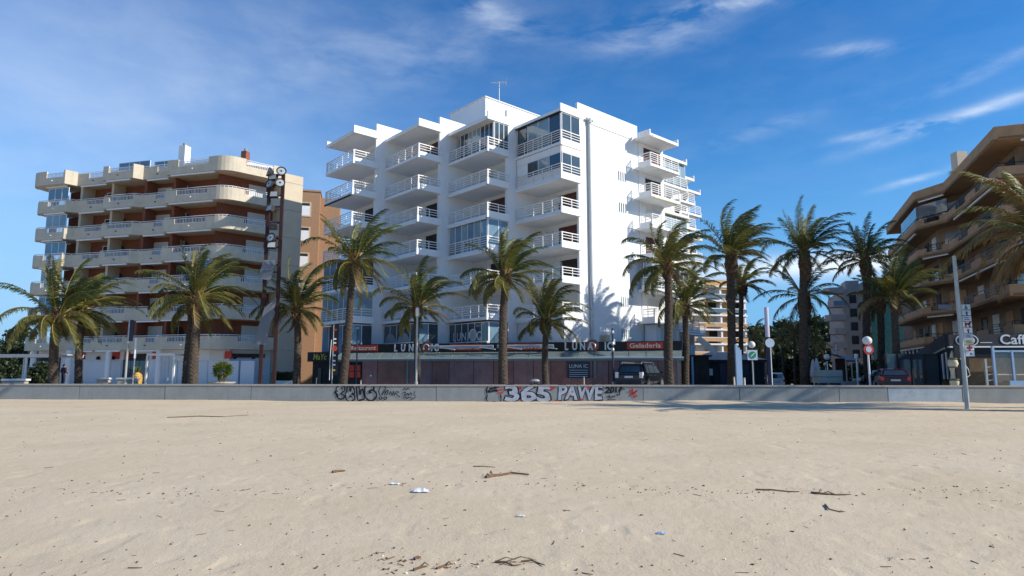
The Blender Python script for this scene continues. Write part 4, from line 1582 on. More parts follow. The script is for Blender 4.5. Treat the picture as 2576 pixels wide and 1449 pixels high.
def palm(label, px, Y, px_top, py_top, rb, rt, Lm, n, seed, wind=.5, droop=1.0, ev=1.0, boot=1.0, nl=46, group='palm trees along the promenade', hang=(), mats=None, z0=None, bootlen=1.0):
    rg = random.Random(seed)
    gz = ground(Y) if z0 is None else z0
    x0 = wx(px, Y, .4)
    H = wz(py_top, Y)-gz
    xt = wx(px_top, Y, gz+H)-x0
    o = thing('palm_tree', label, 'palm tree', (x0, Y, gz), 0, group)
    # trunk with overlapping leaf scars
    rb, rt = rb*.82, rt*.84
    ns, rows = 18, max(20, int(H*13))
    V, Fs = [], []
    for r in range(rows+1):
        t = r/rows
        cx_ = xt*(t**1.3) + .05*math.sin(t*5+seed)
        cy_ = .05*math.sin(t*4+seed*2)
        rad = rb+(rt-rb)*t + .12*rb*math.exp(-t*H*2.2)
        for k in range(ns):
            a = 2*math.pi*k/ns
            ph = (t*H*4.2 + (k % 3)/3.0 + .15*math.sin(k*2.1)) % 1.0
            q = rad*(1+.20*ph-.08) + rg.uniform(-.008, .008)
            V.append((cx_+q*math.cos(a), cy_+q*math.sin(a), t*H))
    for r in range(rows):
        for k in range(ns):
            Fs.append((r*ns+k, r*ns+(k+1) % ns, (r+1)*ns+(k+1) % ns, (r+1)*ns+k))
    MB().add(V, Fs).build('trunk', M_trunk, o)
    # swollen boot of old leaf bases under the crown
    if boot > 0:
        bl = bootlen*rt*4.6
        b = MB()
        b.lathe([(rt*.9, -bl), (rt*1.15*boot, -bl*.85), (rt*1.45*boot, -bl*.45), (rt*1.35*boot, -bl*.1), (rt*1.0, .25), (rt*.5, .5)], (xt, 0, H), 14, 0)
        for i in range(46):
            a = i*2.4
            t = i/46
            zz = H-bl*.95+t*(bl+.3)
            rr = rt*(1.1+.35*math.sin(math.pi*min(1, t*1.1)))*boot
            c = Vector((xt+rr*math.cos(a)*.8, rr*math.sin(a)*.8, zz))
            d = Vector((math.cos(a)*(.55-.25*t), math.sin(a)*(.55-.25*t), .75+.6*t)).normalized()
            b.obox(c, c+d*rg.uniform(.16, .34)*(1+.5*t), .13, .05, 1, up=(math.cos(a), math.sin(a), 0))
        b.build('leaf_base_boot', [M_boot, M_stub], o)
    lm = mats or (L_green, L_olive, L_dry)
    for V, Fs, MI, m in crown_arrays(rg, int(n*.78), Lm, wind, droop, ev, lm, nl):
        f = MB()
        f.v = [tuple(v) for v in V]
        f.f = Fs
        f.m = MI
        f.build('frond', [m, M_pet], o, (xt, 0, H+.35))
    for (az_, el_, L_) in hang:               # old drooping fronds
        V, Fs, MI, m = crown_arrays(rg, 1, L_*.85, 0.15, .9, 0, lm, nl)[0]
        f = MB()
        f.v = [tuple(v) for v in V]
        f.f = Fs
        f.m = MI
        ob_ = f.build('frond', [L_olive, M_pet], o, (xt, 0, H))
        ob_.rotation_euler = (0, R(90-el_), R(az_))
    return o


palm('stout palm standing left of the person with a bright sunlit trunk and wide crown', 130, 40.0, 146, 795, .34, .25, 3.25, 46, 1, .42, 1.15, .92, 1.0)
palm('slim dark-trunked palm right of the person behind the wide crowned palm', 197, 41.5, 206, 775, .27, .22, 2.9, 38, 2, .75, 1.15, .9, .9, hang=((10, -35, 2.6),))
palm('palm with thick leaning trunk beside the potted shrub, in front of the beige block', 485, 40.0, 497, 745, .37, .27, 3.2, 48, 3, .45, 1.1, .92, 1.1, hang=((180, -40, 2.6), (-10, -50, 2.2)))
palm('dark trunk palm half hidden behind the leaning palm near the white frame', 468, 43.0, 482, 765, .30, .24, 2.6, 26, 4, .5, 1.2, 1.0, .9)
palm('short palm just right of the floodlight tower', 748, 43.5, 746, 775, .30, .24, 2.9, 42, 5, .35, 1.2, .92, 1.0, hang=((200, -45, 2.2), (20, -55, 2.4)))
palm('tall leaning palm at the left end of the restaurant sign', 862, 40.5, 892, 655, .32, .22, 3.0, 48, 6, .5, 1.15, .97, 1.0, hang=((-20, -52, 3.4), (-5, -40, 3.0)))
palm('palm behind the thin grey lamp pole in front of the left sign letters', 1047, 44.0, 1050, 770, .25, .21, 2.9, 40, 7, .55, 1.3, .85, 1.35, bootlen=1.3)
palm('tall straight palm in front of the middle of the restaurant', 1263, 40.0, 1271, 695, .35, .25, 2.75, 48, 8, .6, 1.1, .93, 1.1, hang=((190, -30, 2.4),))
palm('shorter palm with bulging boot right of the tall straight middle palm', 1372, 44.0, 1372, 806, .27, .22, 2.75, 42, 9, .5, 1.15, .85, 1.4, bootlen=1.2)
palm('tall palm standing right in front of the black off-road car', 1685, 40.0, 1677, 665, .33, .25, 2.8, 50, 10, .55, 1.1, .95, 1.1)
palm('short palm right behind the one by the black car', 1725, 46.0, 1722, 765, .30, .24, 2.7, 42, 11, .5, 1.2, .9, 1.2)
palm('bushy windswept tall palm with thick reddish boot beside the pale blue pylon', 1840, 48.5, 1838, 640, .38, .32, 3.3, 58, 12, .75, .8, .70, 1.25, nl=46, bootlen=1.6)
palm('small slender palm tucked behind the windswept palm', 1862, 58.0, 1866, 715, .26, .22, 2.6, 36, 13, .55, 1.2, .85, 1.7, bootlen=1.3)
palm('tallest upright palm with sparse crown in the street gap', 2022, 49.0, 2022, 632, .38, .31, 3.3, 42, 14, .40, .95, .82, 1.2, bootlen=2.0)
palm('lower palm directly behind the tallest upright palm', 2021, 53.0, 2021, 742, .38, .31, 3.4, 26, 15, .1, 1.0, .95, 1.4, bootlen=1.8)
palm('dark palm left of the brown block behind the no-entry sign', 2185, 49.0, 2176, 652, .34, .28, 2.9, 40, 16, .2, .95, .85, 1.2, bootlen=1.6)
palm('shaded palm trunk with small crown between the two palms by the brown block', 2217, 51.0, 2212, 758, .34, .28, 2.4, 26, 17, .3, 1.2, .9, 1.2)
palm('palm with bright feathery crown in front of the brown block behind the dark red car', 2254, 45.0, 2250, 742, .31, .25, 2.75, 50, 18, .5, .8, .70, 1.2, bootlen=1.5)
BRN = (L_olive, L_dry, L_dry)
palm('big brownish palm crown at the right edge with drooping dry fronds', 2625, 28.4, 2632, 590, .34, .28, 3.5, 60, 19, -.10, 1.05, 1.1, 1.2, z0=-.6, mats=BRN, hang=((185, -70, 3.6), (200, -78, 3.8), (170, -60, 3.4)), bootlen=1.5)
palm('palm on the sand past the right edge', 2980, 27.5, 2980, 520, .36, .30, 3.5, 40, 20, -.1, 1.1, 1.0, 1.2, z0=-.6, nl=30)
palm('palm on the sand further past the right edge', 3180, 28.5, 3180, 470, .36, .30, 3.5, 40, 21, .1, 1.1, 1.0, 1.2, z0=-.6, nl=30)
for i, (px, Y, py, lb_) in enumerate(((1893, 78, 842, 'small sunlit street palm left of the lilac topped post'), (1968, 84, 838, 'small sunlit street palm left of the tallest palm trunk'), (1998, 74, 832, 'yellow-green street palm against the tallest palm trunk'), (2048, 88, 850, 'small street palm right of the tallest palm trunk'), (1925, 92, 850, 'thin far street palm behind the lilac topped post'))):
    palm(lb_, px, Y, px, py+10, .2, .17, 2.6, 22, 30+i, .3, 1.3, 1.0, .9, nl=26, group='small palms down the side street')

# ------------------------------------------------------------------ trees, hedges and shrubs


def leaf_mesh(name, parent, m, centres, radii, n, size, seed, loc=(0, 0, 0), flat=.75):
    """n leaf-sized faces spread through clumps given by centres and radii"""
    g = np.random.default_rng(seed)
    centres, radii = np.array(centres), np.array(radii)
    pr = radii**2.2/np.sum(radii**2.2)
    k = g.choice(len(centres), n, p=pr)
    v = g.normal(size=(n, 3))
    v /= np.linalg.norm(v, axis=1)[:, None]
    p = centres[k] + v*(radii[k]*g.random(n)**.45)[:, None]*np.array([1, 1, flat])
    a = g.normal(size=(n, 3))
    a /= np.linalg.norm(a, axis=1)[:, None]
    b = np.cross(a, v+g.normal(size=(n, 3))*.6)
    b /= np.linalg.norm(b, axis=1)[:, None]
    s = size*g.uniform(.6, 1.4, n)[:, None]
    V = np.stack([p-a*s-b*s*.45, p+a*s-b*s*.45, p+a*s*.8+b*s*.45, p-a*s*.8+b*s*.45], 1).reshape(-1, 3)
    mb = MB()
    mb.v = [tuple(x) for x in V]
    mb.f = [(4*i, 4*i+1, 4*i+2, 4*i+3) for i in range(n)]
    mb.m = list(g.integers(0, len(m), n)) if isinstance(m, list) else [0]*n
    return mb.build(name, m, parent, loc)


def tree(label, px, Y, py_top, w, seed, n=3800, size=.26, name='pine_tree', group=None, mats=None, low=.25):
    g = random.Random(seed)
    gz = ground(Y)
    H = wz(py_top, Y)-gz
    o = thing(name, label, 'tree', (wx(px, Y, 3), Y, gz), 0, group)
    t = MB()
    t.tube([(0, 0, -.3), (.1*g.uniform(-1, 1), 0, H*.35), (.3*g.uniform(-1, 1), .2, H*.8)], [.032*H, .024*H, .008*H], 8)
    cs, rs_ = [], []
    nc = 34
    for i in range(nc):
        tt = low+(1-low)*(i+.5)/nc
        r = w*math.sin(math.pi*min(1, .15+.85*(tt-low)/(1-low)))**.6*g.uniform(.35, 1.0)
        a = i*2.4+g.uniform(-.5, .5)
        c = (r*math.cos(a), r*math.sin(a)*.8, H*tt*.96-g.uniform(0, .06)*H)
        cs.append(c)
        rs_.append(w*g.uniform(.20, .40))
        if i % 3 == 0:
            t.tube([(0, 0, c[2]*.7), (c[0]*.5, c[1]*.5, c[2]*.86), c], [.010*H, .006*H, .003*H], 5)
    t.build('trunk', M_bark, o)
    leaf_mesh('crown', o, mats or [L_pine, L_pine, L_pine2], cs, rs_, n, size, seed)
    return o


HG = 'pine trees at the end of the side street'
for i, (px, Y, py, w, lb_) in enumerate([
        (1885, 150, 818, 6.5, 'dark pine left of the lilac topped post'), (1925, 160, 812, 6.5, 'dark pine just behind the lilac topped post'),
        (1968, 150, 803, 6, 'dark pine between the lilac post and the tallest palm'), (2010, 165, 806, 7, 'dark pine crossed by the tallest palm trunk'),
        (2052, 145, 797, 6.5, 'broad dark pine right of the tallest palm trunk'), (2088, 150, 801, 6.5, 'dark pine beside the distant grey block'),
        (2118, 140, 812, 6, 'dark pine mostly hidden by the distant grey block')]):
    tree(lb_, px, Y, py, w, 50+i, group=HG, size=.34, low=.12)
for i, (px, Y, w) in enumerate([(1905, 118, 4.5), (1950, 122, 5), (1995, 116, 4.5), (2040, 118, 5), (2085, 112, 5)]):
    tree(('low dark broadleaf tree behind the white van', 'low dark broadleaf tree right of the white van', 'low dark broadleaf tree left of the tallest palm trunk', 'low dark broadleaf tree above the closed parasols', 'low dark broadleaf tree behind the globe lamps')[i],
         px, Y, 862, w, 70+i, n=2600, size=.28, name='broadleaf_tree', group='low trees in the side street', low=.05)
tree('dark bushy tree beside the left edge of the beige block', 52, 95, 808, 3.4, 90, n=4200, size=.2, name='broadleaf_tree', low=.15)
tree('low dark tree at the far left edge of the photo', 18, 88, 852, 3.2, 91, n=3000, size=.2, name='broadleaf_tree', low=.1)
tree('dark tree behind the white pergola at far left', 20, 58, 903, 2.2, 92, n=3200, size=.13, name='broadleaf_tree', low=.05)
tree('dark bush between the pergola post and the beige block', 112, 52, 912, 1.3, 93, n=1800, size=.10, name='broadleaf_tree', low=.05)
for i, (px, Y, py, w, lb_) in enumerate([(2205, 58, 905, 1.8, 'dark bush behind the no-entry sign'), (2300, 54, 930, 1.3, 'dark bush right of the dark red car'), (2150, 62, 915, 1.6, 'dark bush behind the white capped post')]):
    tree(lb_, px, Y, py, w, 95+i, n=1600, size=.12, name='shrub', low=.05, mats=[L_shrubd, L_pine])

hd = thing('hedge', 'clipped dark green hedge in a white planter right of the floodlight tower', 'hedge', (wx(712, 46, .5), 46, 0))
leaf_mesh('foliage', hd, [L_shrubd, L_pine], [(x, y, z) for x in np.linspace(-.55, .55, 5) for y in (-.2, .2) for z in (.65, .95)], [.26]*20, 1800, .05, 3)
MB().prism([(-.7, -.3), (.7, -.3), (.7, .3), (-.7, .3)], 0, .5).build('planter', M_frame, hd)
cb_ = MB().box(-.6, .6, -.22, .22, .502, 1.02)
cb_.build('twig_core', M_dark, hd)

ps = thing('potted_shrub', 'round spiky yellow-green shrub in a wide pale pot behind the wall', 'shrub', (wx(558, 40.6, .5), 40.6, 0))
MB().lathe([(.45, 0), (.62, .30), (.80, .46), (.80, .52), (.72, .52), (.70, .46), (.02, .45)], n=20).build('pot', M_cope, ps)
g_ = random.Random(5)
st, lf = MB(), MB()
for i in range(9):
    a = i*.7
    st.tube([(.12*math.cos(a), .12*math.sin(a), .4), (.26*math.cos(a), .26*math.sin(a), .8), (.34*math.cos(a), .34*math.sin(a), 1.1)], [.03, .025, .02], 5)
st.build('stems', M_stub, ps)
for i in range(900):
    v = Vector((g_.gauss(0, 1), g_.gauss(0, 1), g_.gauss(.25, 1))).normalized()
    c = Vector((0, 0, 1.22)) + Vector((v.x*.46, v.y*.46, v.z*.42))*g_.uniform(.5, 1.0)
    d = (v + Vector((g_.gauss(0, .35), g_.gauss(0, .35), g_.gauss(.2, .3)))).normalized()
    sd = d.orthogonal().normalized()*.016
    e = c+d*g_.uniform(.18, .36)
    lf.add([c-sd, c+sd, (c+e)/2+sd*1.3, (c+e)/2-sd*1.3, e], [(0, 1, 2, 3), (3, 2, 4)], g_.choice((0, 0, 0, 1)))
lf.build('leaves', [L_shrub, L_shrubd], ps)

# ------------------------------------------------------------------ giant pineapple, pergola, white frames, benches
pa_ = thing('pineapple_statue', 'giant golden pineapple figure with green leaves beside the white frame', 'statue', (wx(345, 50, .5), 50.0, ground(50)))
pb = MB()
pf = [(.10, 0), (.24, .08), (.31, .35), (.33, .62), (.30, .9), (.20, 1.08), (.06, 1.16)]
pb.lathe(pf, n=16)
for r_ in range(9):
    z = .08+r_*.115
    rr = np.interp(z, [p[1] for p in pf], [p[0] for p in pf])
    for k in range(12):
        a = 2*math.pi*(k+.5*(r_ % 2))/12
        c = Vector((rr*math.cos(a), rr*math.sin(a), z))
        d = Vector((math.cos(a), math.sin(a), 0))
        pb.obox(c-d*.01, c+d*.035, .10, .07)
pb.build('fruit_body', M_pine_body, pa_)
for k in range(14):
    a = k*2.4
    s_ = .1+.28*((k*7) % 14)/14
    d = Vector((math.cos(a)*s_*1.2, math.sin(a)*s_*1.2, .62-.45*s_))
    b0 = Vector((.05*math.cos(a), .05*math.sin(a), 1.12))
    MB().add([b0+Vector((-.04*math.sin(a), .04*math.cos(a), 0)), b0-Vector((-.04*math.sin(a), .04*math.cos(a), 0)), b0+d*.6+Vector((0, 0, .02))-Vector((-.03*math.sin(a), .03*math.cos(a), 0)), b0+d*.6+Vector((-.03*math.sin(a), .03*math.cos(a), 0)), b0+d], [(0, 1, 2, 3), (3, 2, 4)]).build('leaf', L_shrub, pa_)


def portal(label, pxa, pxb, Y, pyt, posts, depth, group='white steel frames along the promenade', roof=False):
    x0, x1 = wx(pxa, Y, 2), wx(pxb, Y, 2)
    o = thing('white_frame', label, 'pergola', ((x0+x1)/2, Y, 0), R(-6), group)
    h = wz(pyt, Y)
    w = (x1-x0)/2
    MB().box(-w, w, -.05, .05, h-.14, h).build('top_beam', M_wmetal, o)
    MB().box(-w, w, depth-.05, depth+.05, h-.14, h).build('top_beam', M_wmetal, o)
    for x in posts:
        for y in (0, depth):
            MB().box(w*x-.06, w*x+.06, y-.048, y+.048, 0, h-.143).build('post', M_wmetal, o)
        MB().box(w*x-.05, w*x+.05, .053, depth-.053, h-.13, h-.01).build('cross_beam', M_wmetal, o)
    if roof:
        n = 10
        for i in range(n):
            MB().box(-w+2*w*i/n+.02, -w+2*w*(i+1)/n-.02, -.3, depth+.3, h+.003, h+.05).build('roof_slat', M_wmetal, o)
    return o


portal('long low white flat-roofed pergola at the far left edge', -160, 146, 43.5, 893, (-.95, -.1, .53), 2.6, roof=True)
portal('open white square frame in front of the shop shutters', 367, 442, 42.5, 889, (-.97, .97), 2.2)
for i, (a, b, Y, py) in enumerate(((0, 62, 41.5, 953), (290, 342, 47, 950), (238, 272, 47, 950), (116, 130, 46, 948))):
    x0, x1 = wx(a, Y, .3), wx(b, Y, .3)
    bn_ = thing('stone_bench', ('long pale bench block under the pergola at the left edge', 'pale bench block in front of the wide shop shutter', 'short pale bench block right of the slim dark trunk', 'small pale block left of the stout sunlit palm')[i], 'bench', (x0, Y, ground(Y)), 0, 'pale bench blocks on the promenade')
    h = wz(py, Y)
    MB().box(0, x1-x0, 0, .5, h-.12, h).build('seat_slab', M_frame, bn_)
    MB().box(.1, x1-x0-.1, .05, .45, -.05, h-.122).build('base', M_cope, bn_)

# ------------------------------------------------------------------ floodlight tower
YT = 41.0
ft = thing('floodlight_tower', 'rust red two-legged floodlight tower with lamps and slanted mirror panels', 'floodlight mast', (wx(672, YT, 5), YT, 0), R(4))
ax_, bx2 = wx(653, YT, 0)-wx(672, YT, 5), wx(687, YT, 0)-wx(672, YT, 5)
zl, zr = wz(440, YT), wz(438, YT)
for x, z in ((ax_, zl), (bx2, zr)):
    MB().box(x-.10, x+.10, -.10, .10, 0, z).build('mast_leg', M_rust, ft)
for py in (440, 466, 492, 520, 560, 600, 622):
    z = wz(py, YT)
    MB().box(ax_+.102, bx2-.102, -.05, .05, z-.05, z+.05).build('crossbar', M_rust, ft)


def flood(x, z, kind, pan, tilt=-15):
    o = MB()
    if kind == 'round':
        o.lathe([(.03, -.26), (.16, -.24), (.31, .02), (.33, .10), (.31, .10), (.25, .07), (.02, .06)], n=16, mi=0)
        o.lathe([(.245, .072), (.02, .09)], n=16, mi=1)
        o.lathe([(.07, .091), (.02, .12)], n=10, mi=0)
    else:
        o.box(-.26, .26, -.20, .20, -.14, .10, 0)
        o.box(-.23, .23, -.17, .17, .102, .112, 1)
    o.box(-.03, .03, -.03, .03, -.45, -.2, 0)
    ob = o.build('floodlight', [M_charc, M_mirror2] if kind == 'round' else [M_charc, M_mirror2], ft, (x, -.22, z))
    ob.rotation_euler = (R(90+tilt), 0, R(pan))
    return ob


for x, py, kd, pan in ((.02, 436, 'round', -60), (.78, 434, 'round', 15), (.28, 449, 'box', -20), (.08, 466, 'round', -35), (.74, 463, 'round', 12), (.40, 492, 'box', -10), (.18, 527, 'box', -40), (.45, 573, 'box', 180), (.35, 600, 'round', -20), (.40, 619, 'box', 0)):
    flood(ax_+x, wz(py, YT), kd, pan)
for cs_ in (((652, 704), (684, 706), (699, 655), (666, 655)), ((640, 866), (672, 868), (697, 750), (668, 772))):
    q = []
    for k, (px, py) in enumerate(cs_):
        dy = -.34 if k < 2 else -.16
        zz = wz(py, YT)
        q.append((wx(px, YT, zz)-wx(672, YT, 5), dy, zz))
    p = MB()
    p.add(q + [(x, y+.05, z) for x, y, z in q], [(0, 1, 2, 3), (7, 6, 5, 4), (0, 4, 5, 1), (1, 5, 6, 2), (2, 6, 7, 3), (3, 7, 4, 0)])
    p.build('mirror_panel', M_mirror, ft)
    for zz in (q[0][2]+.5, q[2][2]-.3):
        MB().box(ax_+.1, bx2-.1, -.06, .0, zz-.04, zz+.04).build('panel_bracket', M_rust, ft)

# ------------------------------------------------------------------ poles, signs and lamps


def pole(name, label, cat, px, Y, py, r, m=None, group=None, z0=0.0):
    o = thing(name, label, cat, (wx(px, Y, z0), Y, z0), 0, group)
    h = wz(py, Y)-z0
    MB().tube([(0, 0, 0), (0, 0, h)], [r, r*.8], 8).build('post', m or M_steel, o)
    return o, h


o, h = pole('lamp_pole', 'tall thin grey pole with a dark blue top panel left of the white frame', 'pole', 313, 41, 803, .075)
MB().box(.05, .28, -.03, .03, h-1.4, h-.05).build('top_panel', M_navy, o)
MB().tube([(0, 0, 0), (0, 0, .45)], .12, 10).build('base_sleeve', M_steel, o)
o, h = pole('lamp_pole', 'thinner pole with a white upper half just left of the pineapple figure', 'pole', 333, 41, 850, .05)
MB().tube([(0, 0, h-1.3), (0, 0, h)], .075, 8).build('white_sleeve', M_wmetal, o)
o, h = pole('lamp_pole', 'grey metal pole standing right in front of the palm by the left sign letters', 'pole', 1046, 42, 784, .08)
MB().tube([(0, 0, 0), (0, 0, .5)], .12, 10).build('base_sleeve', M_steel, o)
b = MB().lathe([(.09, 0), (.12, .1), (.12, .5), (.06, .6)], (0, 0, h-.3), 10)
b.build('sensor_head', M_wmetal, o)
o, h = pole('lamp_pole', 'dark slim post before the right sign letters beside the black car', 'pole', 1543, 42, 826, .07, M_navy)
MB().tube([(0, 0, 0), (0, 0, .5)], .10, 8).build('base_sleeve', M_steel, o)
for z in (h-.35, h-1.1, h-1.5):
    MB().lathe([(.08, 0), (.11, .08), (.08, .22)], (0, 0, z), 8).build('collar', M_steel, o)
MB().box(.06, .16, -.02, .02, h-1.05, h-.7).build('small_plate', M_wmetal, o)
o, h = pole('lamp_pole', 'thin dark post beside the red menu board at the restaurant', 'pole', 895, 42, 828, .05, M_navy)
MB().box(-.04, .04, -.02, .02, h, h+.12).build('cap', M_steel, o)

# feather banner by the bar front
o, h = pole('banner', 'tall black feather banner with a vertical strip of white and red marks', 'banner', 834, 41.5, 816, .04, M_steel)
MB().prism([(-.14, -.015), (.34, -.015), (.34, .015), (-.14, .015)], .9, h).build('banner_cloth', M_black, o)
MB().tube([(-.16, -.02, .6), (-.17, -.02, 1.8), (-.12, -.02, h-1)], .02, 5).build('white_edge', M_wmetal, o)
MB().lathe([(.02, 0), (.18, 0), (.18, .01), (.02, .01)], (0, 0, 0), 16).build('red_badge', M_red, o, (.10, -.02, h-1.55)).rotation_euler = (R(90), 0, 0)
for i, (z, m_) in enumerate(((h-.35, M_red), (h-.95, M_signw), (h-1.2, M_signw), (h-2.0, M_signw), (h-2.35, M_signw), (h-2.6, M_signw), (h-2.95, M_yell))):
    MB().box(.01, .19, -.03, -.018, z-.05, z+.05).build('printed_mark', m_, o)

# beach sign pole standing in the sand
YS = 30.4
zs = float(sand_z(np.array([wx(2434, YS, -.5)]), np.array([YS]))[0])
o, h = pole('sign_pole', 'tall pale square pole on the sand with a stack of beach information signs', 'sign', 2433.5, YS, 644, .105, M_steel, z0=zs-.1)
xs_ = .12
tops = np.linspace(wz(765, YS), wz(897, YS), 10)-(zs-.1)
for i in range(9):
    z1, z0 = tops[i]-.02, tops[i+1]+.012
    m_ = [M_signb, M_signb, M_signb, M_signw, M_signw, M_signb, M_pyell, M_signw, M_signb][i]
    p = MB().box(xs_, xs_+.42, -.03, .0, z0, z1).build('sign_plate', m_, o)
    c = (z0+z1)/2
    k = M_navy if i in (0, 1, 2, 4, 5, 8) else (M_ink if i == 3 else M_rink)
    q = MB()
    if i == 0:
        q.add([(xs_+.12, -.034, c-.10), (xs_+.30, -.034, c-.10), (xs_+.21, -.034, c+.13)], [(0, 1, 2)])
        k = M_signg
    elif i in (1, 4):
        q.lathe([(.045, -.002), (.045, .002)], (xs_+.21, -.034, c+.09), 8)
        q.obox((xs_+.21, -.034, c+.05), (xs_+.23, -.034, c-.13), .06, .004)
        q.obox((xs_+.15, -.034, c-.02), (xs_+.29, -.034, c+.02), .004, .03)
    elif i == 3:
        q.obox((xs_+.08, -.036, c+.02), (xs_+.34, -.036, c+.04), .004, .08)
        for xx in (.10, .15, .28, .33):
            q.box(xs_+xx-.015, xs_+xx+.015, -.038, -.031, c-.13, c+.0)
        q.box(xs_+.30, xs_+.38, -.038, -.031, c+.05, c+.12)
    elif i == 7:
        q.box(xs_+.17, xs_+.25, -.036, -.031, c-.13, c+.13)
        q.box(xs_+.08, xs_+.169, -.036, -.031, c-.045, c+.045)
        q.box(xs_+.251, xs_+.34, -.036, -.031, c-.045, c+.045)
    elif i == 8:
        q.add([(xs_+.22, -.034, c-.06), (xs_+.22, -.034, c+.06), (xs_+.33, -.034, c)], [(0, 2, 1)])
    else:
        q.box(xs_+.08, xs_+.34, -.034, -.031, c-.05, c-.02)
        q.box(xs_+.08, xs_+.30, -.034, -.031, c+.03, c+.06)
        if i == 6:
            k = M_signg
    q.build('pictogram', k, p)
    if i == 3:
        MB().obox((xs_+.06, -.042, c+.15), (xs_+.37, -.042, c-.15), .006, .03).build('pictogram', M_rink, p)
for z in (tops[1], tops[8]):
    MB().box(-.1, xs_+.05, .001, .04, z-.03, z+.03).build('bracket', M_steel, o)


def globe(o, z, r, m=None):
    MB().lathe([(r*math.sin(a)+.002, -r*math.cos(a)) for a in np.linspace(0, math.pi, 11)], (0, 0, z), 14).build('lamp_globe', m or M_globe, o, smooth=True)
    MB().lathe([(.05, 0), (.09, .05), (.09, .10)], (0, 0, z-r-.09), 10).build('lamp_collar', M_charc, o)


# green round sign with globe lamp
o, h = pole('traffic_sign', 'square white sign with a green disc under a globe lamp by the pale blue pylon', 'sign', 1895, 44, 880, .05)
zc = wz(893, 44)
MB().box(-.34, .34, -.09, -.06, zc-.34, zc+.34).build('sign_plate', M_signb, o)
MB().lathe([(.02, 0), (.24, 0), (.24, .01), (.02, .01)], n=22).build('green_disc', M_signg, o, (0, -.10, zc)).rotation_euler = (R(90), 0, 0)
MB().obox((-.12, -.115, zc-.10), (.12, -.115, zc+.12), .008, .05).build('white_stroke', M_signw, o)
globe(o, wz(867, 44), .24)
# lilac topped post with round sign
o, h = pole('information_post', 'tall post with a pale lilac upper half and a round disc sign', 'post', 1937, 42, 774, .13, M_navy)
zm = wz(848, 42)
MB().tube([(0, 0, zm), (0, 0, h+.02)], .135, 12).build('lilac_sleeve', mat('lilac_plastic', (.58, .54, .66), .4, .05, 3), o)
MB().tube([(.10, -.12, 0), (.10, -.12, wz(875, 42))], .035, 8).build('thin_post', M_wmetal, o)
MB().lathe([(.02, 0), (.30, 0), (.30, .02), (.02, .02)], n=22).build('round_sign', M_signb, o, (.06, -.15, wz(863, 42))).rotation_euler = (R(90), 0, 0)
# no-entry disc with globe lamp
o, h = pole('traffic_sign', 'round red-ringed no vehicles sign under a white globe lamp', 'sign', 2189, 42, 868, .07, M_wmetal)
zc = wz(879, 42)
d = MB().lathe([(.02, 0), (.33, 0), (.33, .012), (.02, .012)], n=26).build('red_disc', M_rink, o, (0, -.10, zc))
d.rotation_euler = (R(90), 0, 0)
d = MB().lathe([(.02, 0), (.19, 0), (.19, .012), (.02, .012)], n=24).build('white_centre', M_signb, o, (0, -.116, zc))
d.rotation_euler = (R(90), 0, 0)
globe(o, wz(857, 42), .29)
for i, (px, Y, py, r, lb_) in enumerate(((2083, 50, 898, .23, 'white globe street lamp above the pale green trailer'), (2078, 66, 916, .17, 'smaller far globe street lamp above the trailer'))):
    o, h = pole('street_lamp', lb_, 'lamp', px+1, Y, py, .05, M_wmetal, 'globe lamps by the side street', z0=ground(Y))
    globe(o, h, r)
o, h = pole('street_lamp', 'thin lamp post with a white cap left of the no vehicles sign', 'lamp', 2158, 47, 900, .05, M_wmetal)
MB().lathe([(.05, 0), (.13, .03), (.13, .2), (.15, .22), (.15, .30), (.02, .34)], (0, 0, h-.05), 12).build('lamp_cap', M_globe, o)
o, h = pole('utility_pole', 'thin cream pole behind the globe lamps', 'pole', 2109, 60, 866, .10, M_cream, z0=ground(60))
MB().box(-.3, .3, -.03, .03, h-.6, h-.5).build('cross_arm', M_steel, o)
o, h = pole('utility_pole', 'thin pale cross-armed pole above the dark red car', 'pole', 2236, 52, 888, .05, M_steel, z0=ground(52))
MB().box(-.32, .32, -.03, .03, h-.32, h-.24).build('cross_arm', M_steel, o)
# pale blue pylon
py_ = thing('pylon', 'pale blue stepped pylon in front of the windswept palm', 'pylon', (wx(1859, 41.5, 1), 41.5, 0))
for x0, x1, t in ((-.20, -.075, 866), (-.073, .06, 874), (.062, .17, 880)):
    MB().box(x0, x1, -.10, .10, 0, wz(t, 41.5)).build('blade', M_blue, py_)
MB().box(-.26, .24, -.15, .15, 0, .12).build('plinth', M_conc, py_)
# bollards and litter bin
for i, (px, Y, py, lb_) in enumerate(((1847, 42, 950, 'short pale bollard left of the pale blue pylon'), (1873, 42, 952, 'short pale bollard right of the pale blue pylon'), (1469, 41, 950, 'thin pale stake before the brown slatted screen'), (1627, 41, 962, 'small pale bollard at the left of the black car'), (795, 41, 952, 'pale stake left of the tall black banner'), (907, 41, 958, 'pale stake below the bar front'))):
    o, h = pole('bollard', lb_, 'bollard', px, Y, py, .07 if i < 2 else .03, M_cream, 'pale bollards behind the sea wall')
    MB().lathe([(.08 if i < 2 else .035, 0), (.06, .04), (.01, .06)], (0, 0, h), 8).build('cap', M_cope, o)
lbn = thing('litter_bin', 'round litter bin with a domed steel hood behind the graffiti', 'bin', (wx(1345, 40.2, .4), 40.2, 0))
MB().lathe([(.24, 0), (.28, .35), (.28, .42)], n=16).build('drum', M_black, lbn)
MB().lathe([(.31, .56), (.31, .60), (.22, .68), (.02, .70)], n=16).build('hood', M_steel, lbn)
for a in (0, 2.1, 4.2):
    MB().box(.25*math.cos(a)-.015, .25*math.cos(a)+.015, .25*math.sin(a)-.015, .25*math.sin(a)+.015, .42, .56).build('strut', M_steel, lbn)
